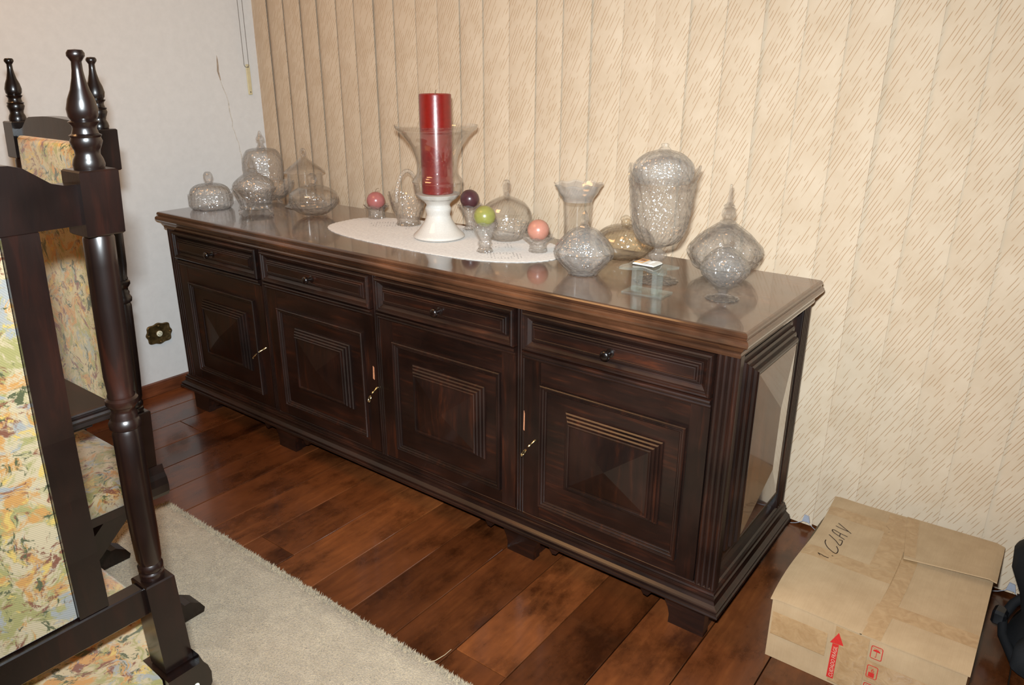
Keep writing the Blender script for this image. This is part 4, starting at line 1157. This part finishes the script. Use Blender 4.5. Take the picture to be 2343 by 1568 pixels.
# ================================================================== WALL OUTLET
g = thing('outlet_plate', 'ornate scalloped brass outlet plate with round ivory socket on the grey wall', 'outlet', (WX0, 0.023, 0.2535))
out = []
for i in range(72):
    a = 2 * PI * i / 72
    ca, sa = math.cos(a), math.sin(a)
    ex = 3.2
    r = 1 / ((abs(ca) ** ex + abs(sa) ** ex) ** (1 / ex))
    bumpy = 1 + 0.055 * math.cos(8 * a) + 0.01 * math.cos(4 * a)
    out.append((0.053 * r * ca * bumpy, 0.043 * r * sa * bumpy))
L = []
for f_, h in ((1.0, 0.0), (1.0, 0.003), (0.93, 0.0065), (0.82, 0.0055), (0.74, 0.0035), (0.2, 0.0035)):
    L.append([(h, a * f_, b_ * f_) for a, b_ in out])
MB().loops(L, True, True).build('plate', MBRASS, g, 45)
for a_, b_ in ((-0.046, 0.0), (0.046, 0.0), (0.0, 0.034), (0.0, -0.034)):
    MB().sphere(0.0065, (0.0055, a_, b_), 12, 8, 0.7).build('ornament', MBRASS, g, True)
so = MB().lathe_axis([(0.0, 0), (0.0122, 0.0), (0.0122, 0.8), (0.0108, 1.0), (0.0, 1.0)], (0.003, 0, 0), (0.008, 0, 0), 28).build('socket', MIVORY, g, 40)
for a_, b_ in ((-0.006, -0.001), (0.006, 0.001), (0.001, 0.006), (-0.001, -0.006)):
    MB().lathe_axis([(0.0, 0), (0.0016, 0.0), (0.0016, 1.0), (0.0, 1.0)], (0.0078, a_, b_), (0.0083, a_, b_), 10).build('pin_hole', MHOLE, so)

# ================================================================== CARDBOARD BOX
BX = (2.326, 0.040, 0.0)
bxo = thing('cardboard_box', 'taped brown cardboard carton with handwriting and red fragile arrow', 'box', BX)
BW, BD, BH = 0.388, 0.530, 0.164
m = MB()
# slightly buckled walls
nb = 12
def wallpts(f):
    return f
ring = []
for i in range(nb): ring.append((BW * i / nb, 0.0))
for i in range(nb): ring.append((BW, BD * i / nb))
for i in range(nb): ring.append((BW * (1 - i / nb), BD))
for i in range(nb): ring.append((0.0, BD * (1 - i / nb)))
L = []
for zf in (0, 0.25, 0.5, 0.75, 1.0):
    row = []
    for (a, b_) in ring:
        cx_, cy_ = a - BW / 2, b_ - BD / 2
        ed = min(1.0, 4 * min(abs(a) + abs(b_), abs(a - BW) + abs(b_), abs(a) + abs(b_ - BD), abs(a - BW) + abs(b_ - BD)) / 0.4)
        k = 0.006 * math.sin(PI * zf) * ed + 0.002 * math.sin(9 * a + 7 * b_) * zf
        if a <= 0.001 and zf == 1.0: k -= 0.004 * math.sin(b_ * 14)
        s1 = -1 if a < 0.001 else (1 if a > BW - 0.001 else 0)
        s2 = -1 if b_ < 0.001 else (1 if b_ > BD - 0.001 else 0)
        row.append((a + s1 * k, b_ + s2 * k * 0.4, BH * zf * 0.985))
    L.append(row)
m.loops(L, True, False).build('carton_wall', MCARD, bxo, 35)
def sheet(name, pts_fn, nx_, ny_, th, mat, par=bxo, sm=40):
    m = MB(); lo, hi = [], []
    vs = []
    for j in range(ny_ + 1):
        for i in range(nx_ + 1):
            vs.append(pts_fn(i / nx_, j / ny_))
    b = len(vs)
    m.v = vs + [(p[0], p[1], p[2] - th) for p in vs]
    for j in range(ny_):
        for i in range(nx_):
            k = j * (nx_ + 1) + i
            m.f.append((k, k + 1, k + nx_ + 2, k + nx_ + 1))
            m.f.append((b + k, b + k + nx_ + 1, b + k + nx_ + 2, b + k + 1))
    edge = [i for i in range(nx_ + 1)] + [(nx_ + 1) * j + nx_ for j in range(1, ny_ + 1)] + [(nx_ + 1) * ny_ + i for i in range(nx_ - 1, -1, -1)] + [(nx_ + 1) * j for j in range(ny_ - 1, 0, -1)]
    for a, c_ in zip(edge, edge[1:] + edge[:1]):
        m.f.append((a, a + b, c_ + b, c_))
    return m.build(name, mat, par, sm)
def left_flap(u, v_):
    x_ = -0.004 - 0.004 * math.sin(v_ * 7.4) * (1 - u) + (0.190 + 0.004 + 0.012 * math.sin(PI * v_)) * u
    y_ = BD * v_ + (-0.004 if v_ == 0 else 0)
    return (x_, y_, BH + 0.0015 - 0.003 * math.exp(-((u) / 0.05) ** 2) + 0.0012 * math.sin(5 * u + 3 * v_) - (0.003 if v_ == 0 else 0))
def right_flap(u, v_):
    v0 = 0.68
    x_ = 0.186 + 0.012 * math.sin(PI * v_ * v0) + (BW + 0.003 - 0.186 - 0.012 * math.sin(PI * v_ * v0)) * u
    return (x_, BD * v_ * v0 + (-0.004 if v_ == 0 else 0), BH - 0.001 + 0.004 * u + 0.001 * math.sin(6 * v_) - (0.003 if v_ == 0 else 0))
def back_flap(u, v_):
    x_ = 0.205 - 0.030 * v_ + (BW + 0.010 - 0.205 + 0.030 * v_) * u
    y_ = BD * 0.615 + (BD * 0.385 + 0.002) * v_ + 0.012 * u * (1 - v_)
    return (x_, y_, BH + 0.0035 + (0.011 * u + 0.002) * (1 - v_) ** 1.2 + 0.004 * u - 0.006 * max(0, (u - 0.93) / 0.07) ** 2)
lf = sheet('top_flap', left_flap, 14, 20, 0.003, MCARD)
sheet('top_flap', right_flap, 12, 14, 0.003, MCARD)
sheet('top_flap', back_flap, 12, 10, 0.003, MCARD)
def strip_on(fn, u0, u1, v0, v1, dz=0.0008):
    return lambda a, b_: (lambda p: (p[0], p[1], p[2] + dz))(fn(u0 + (u1 - u0) * a, v0 + (v1 - v0) * b_))
sheet('tape', strip_on(left_flap, 0.01, 1.0, 0.80, 0.885), 10, 3, 0.0004, MTAPE)
sheet('tape', strip_on(left_flap, 0.01, 1.0, 0.385, 0.475), 10, 3, 0.0004, MTAPE)
sheet('tape', strip_on(left_flap, 0.72, 1.0, 0.48, 0.985), 4, 12, 0.0004, MTAPE)
sheet('tape', strip_on(right_flap, 0.0, 0.20, 0.0, 0.96), 4, 12, 0.0004, MTAPE)
sheet('tape', strip_on(right_flap, 0.20, 0.995, 0.23, 0.36), 8, 3, 0.0004, MTAPE)
sheet('tape', strip_on(back_flap, 0.0, 0.13, 0.05, 0.98), 3, 6, 0.0004, MTAPE)
def front_tape(x0, x1, z0, z1):
    m = MB(); m.box(x0, x1, -0.0075, -0.0068, z0, z1)
    return m.build('tape', MTAPE, bxo)
front_tape(0.006, 0.126, 0.070, 0.130); front_tape(0.140, 0.208, 0.012, 0.158); front_tape(0.2085, 0.380, 0.052, 0.106)
# handwriting on the top: 1. CLAV
ST = [[(2.3653, 0.2575), (2.3591, 0.2637), (2.3662, 0.2621), (2.3759, 0.2586), (2.3847, 0.2583)], [(2.3582, 0.3317), (2.3596, 0.3204), (2.3678, 0.3055), (2.3789, 0.2947), (2.3927, 0.287), (2.3963, 0.2953), (2.394, 0.3078), (2.3877, 0.319)],
      [(2.3585, 0.3605), (2.3789, 0.3434), (2.3933, 0.3282), (2.393, 0.3517), (2.3848, 0.352)], [(2.3952, 0.3617), (2.367, 0.3764), (2.3591, 0.3858), (2.3625, 0.3902), (2.3803, 0.3831), (2.3979, 0.3788)], [(2.38, 0.3812), (2.3814, 0.3704)],
      [(2.3615, 0.4122), (2.3761, 0.4075), (2.3911, 0.4051), (2.3934, 0.4051)], [(2.3636, 0.4288), (2.379, 0.4167), (2.4016, 0.3994)], [(2.3894, 0.2728), (2.3915, 0.2728)]]
m = MB()
for s_ in ST:
    pts = [(a - BX[0], b_ - BX[1]) for a, b_ in s_]
    if len(pts) > 3:
        pts = smooth_prof(pts, 4)
    m.ribbon(pts, 0.0022, BH + 0.0030, 'z', 0.0003)
hw = m.build('handwriting', MINKB, lf)
# red print on the front
FY = -0.0081
def fpoly(m, pts, y=FY):
    b = len(m.v)
    m.v += [(p[0] - BX[0], y, p[1]) for p in pts]
    m.f.append(tuple(range(b, b + len(pts))))
    return m
ar = fpoly(MB(), [(2.4635, 0.0207), (2.4775, 0.0210), (2.4775, 0.1135), (2.4643, 0.1120)])
fpoly(ar, [(2.4590, 0.1122), (2.4866, 0.1152), (2.4735, 0.1440)])
ar_o = ar.build('printed_arrow', MINKR, bxo)
me = text_mesh('CUIDADO FR\u00c1GIL', 0.0125, True)
me.materials.append(MINKW)
tx = bpy.data.objects.new('arrow_lettering', me); col.objects.link(tx); tx.parent = ar_o
xs2 = [v.co.x for v in me.vertices]; wd = max(xs2) - min(xs2)
tx.matrix_local = Matrix.Translation((2.4755 - BX[0], FY - 0.0003, 0.0240)) @ Matrix.Rotation(math.radians(90), 4, 'X') @ Matrix.Rotation(math.radians(90), 4, 'Z') @ Matrix.Diagonal((0.082 / wd, 0.92, 1, 1))
def icon_frame(m, x0, x1, z0, z1, t_=0.0016):
    o_ = []; i_ = []
    r = 0.004
    for cx, cz, a0 in ((x1 - r, z1 - r, 0), (x0 + r, z1 - r, 90), (x0 + r, z0 + r, 180), (x1 - r, z0 + r, 270)):
        for k in range(5):
            a = math.radians(a0 + 22.5 * k)
            o_.append((cx + r * math.cos(a), FY, cz + r * math.sin(a)))
            i_.append((cx + (r - t_) * math.cos(a), FY, cz + (r - t_) * math.sin(a)))
    m.loops([[(p[0] - BX[0], p[1], p[2]) for p in o_], [(p[0] - BX[0], p[1], p[2]) for p in i_]])
    return m
ic = icon_frame(MB(), 2.5390, 2.5622, 0.1150, 0.1478)
um = [(2.5435, 0.1345)] + [(2.5505 + 0.0072 * math.cos(PI - PI * k / 10), 0.1345 + 0.0058 * math.sin(PI * k / 10)) for k in range(1, 10)] + [(2.5577, 0.1345)]
fpoly(ic, um)
fpoly(ic, [(2.5501, 0.1215), (2.5511, 0.1215), (2.5511, 0.1346), (2.5501, 0.1346)])
fpoly(ic, [(2.5480, 0.1205), (2.5511, 0.1205), (2.5511, 0.1215), (2.5480, 0.1215)])
for k in range(9):
    xx = 2.5425 + 0.0021 * k
    zz = 0.1425 - 0.0015 * (k % 2)
    fpoly(ic, [(xx, zz), (xx + 0.0006, zz), (xx + 0.0011, zz + 0.002), (xx + 0.0005, zz + 0.002)])
ic.build('printed_symbol', MINKR, bxo)
ic = icon_frame(MB(), 2.5385, 2.5603, 0.0640, 0.0968)
fpoly(ic, [(2.5430, 0.0670), (2.5545, 0.0670), (2.5545, 0.0790), (2.5430, 0.0790)])
ic_o = ic.build('printed_symbol', MINKR, bxo)
me = text_mesh('6', 0.0140)
me.materials.append(MINKR)
tx = bpy.data.objects.new('printed_numeral', me); col.objects.link(tx); tx.parent = ic_o
tx.matrix_local = Matrix.Translation((2.5465 - BX[0], FY - 0.0003, 0.0800)) @ Matrix.Rotation(math.radians(90), 4, 'X')
ic = icon_frame(MB(), 2.5380, 2.5590, 0.0160, 0.0490)
fpoly(ic, [(2.5425, 0.0300), (2.5545, 0.0300), (2.5545, 0.0440), (2.5425, 0.0440)])
fpoly(ic, [(2.5475, 0.0200), (2.5495, 0.0200), (2.5495, 0.0301), (2.5475, 0.0301)])
ic.build('printed_symbol', MINKR, bxo)

# ================================================================== BLACK BAG AT THE EDGE
g = thing('black_bag', 'black nylon backpack with buckled strap on the floor beside the carton', 'bag', (2.872, 0.42, 0.0), math.radians(-8))
def rounded(hx, hy, z, cx=0, cy=0, n=28, ex=3.0):
    out = []
    for i in range(n):
        a = 2 * PI * i / n
        ca, sa = math.cos(a), math.sin(a)
        r = 1 / ((abs(ca) ** ex + abs(sa) ** ex) ** (1 / ex))
        k = 1 + 0.015 * math.sin(3 * a + z * 40)
        out.append((cx + hx * r * ca * k, cy + hy * r * sa * k, z))
    return out
MB().loops([rounded(0.070, 0.075, 0.0), rounded(0.098, 0.095, 0.012), rounded(0.106, 0.10, 0.06), rounded(0.098, 0.085, 0.10, 0.012, 0.01), rounded(0.110, 0.080, 0.15, 0.004, 0.02), rounded(0.130, 0.075, 0.20, -0.004, 0.03), rounded(0.134, 0.07, 0.24, -0.002, 0.035), rounded(0.110, 0.055, 0.280, 0.01, 0.04), rounded(0.04, 0.02, 0.298, 0.03, 0.04)], True, True).build('bag_body', MBLACK, g, 60)
MB().loops([rounded(0.05, 0.03, 0.015, 0.0, -0.105), rounded(0.075, 0.045, 0.03, 0.0, -0.105), rounded(0.078, 0.045, 0.075, 0.005, -0.10), rounded(0.06, 0.03, 0.10, 0.01, -0.085)], True, True).build('front_pocket', mat_plain('charcoal_nylon', (0.014, 0.0145, 0.016), 0.8, 0.3, 0, 0.1, 600, 0.4, 0.001, 0.3), g, 60)
st = MB().tube([(-0.085, 0.03, 0.13), (-0.108, 0.0, 0.105), (-0.118, -0.03, 0.078), (-0.105, -0.065, 0.055), (-0.06, -0.12, 0.030)], 0.0105, 8).build('strap', MBLACK, g, True)
MB().bbox(-0.138, -0.108, -0.050, -0.012, 0.060, 0.098, 0.006).build('buckle', MBLKP, g)

# a loose thread lying at the rug's edge
th_ = tag(MB().tube([(1.735, -0.395, 0.002), (1.742, -0.425, 0.0115), (1.740, -0.455, 0.016), (1.722, -0.475, 0.0135)], 0.0007, 5).build('loose_thread', mat_plain('pale_thread', (0.62, 0.50, 0.32), 0.8, 0.2, 0, 0.1, 200, 0.1, 0.001, 0.1), None, True), 'single pale loose thread on the floor at the rug edge', 'thread')
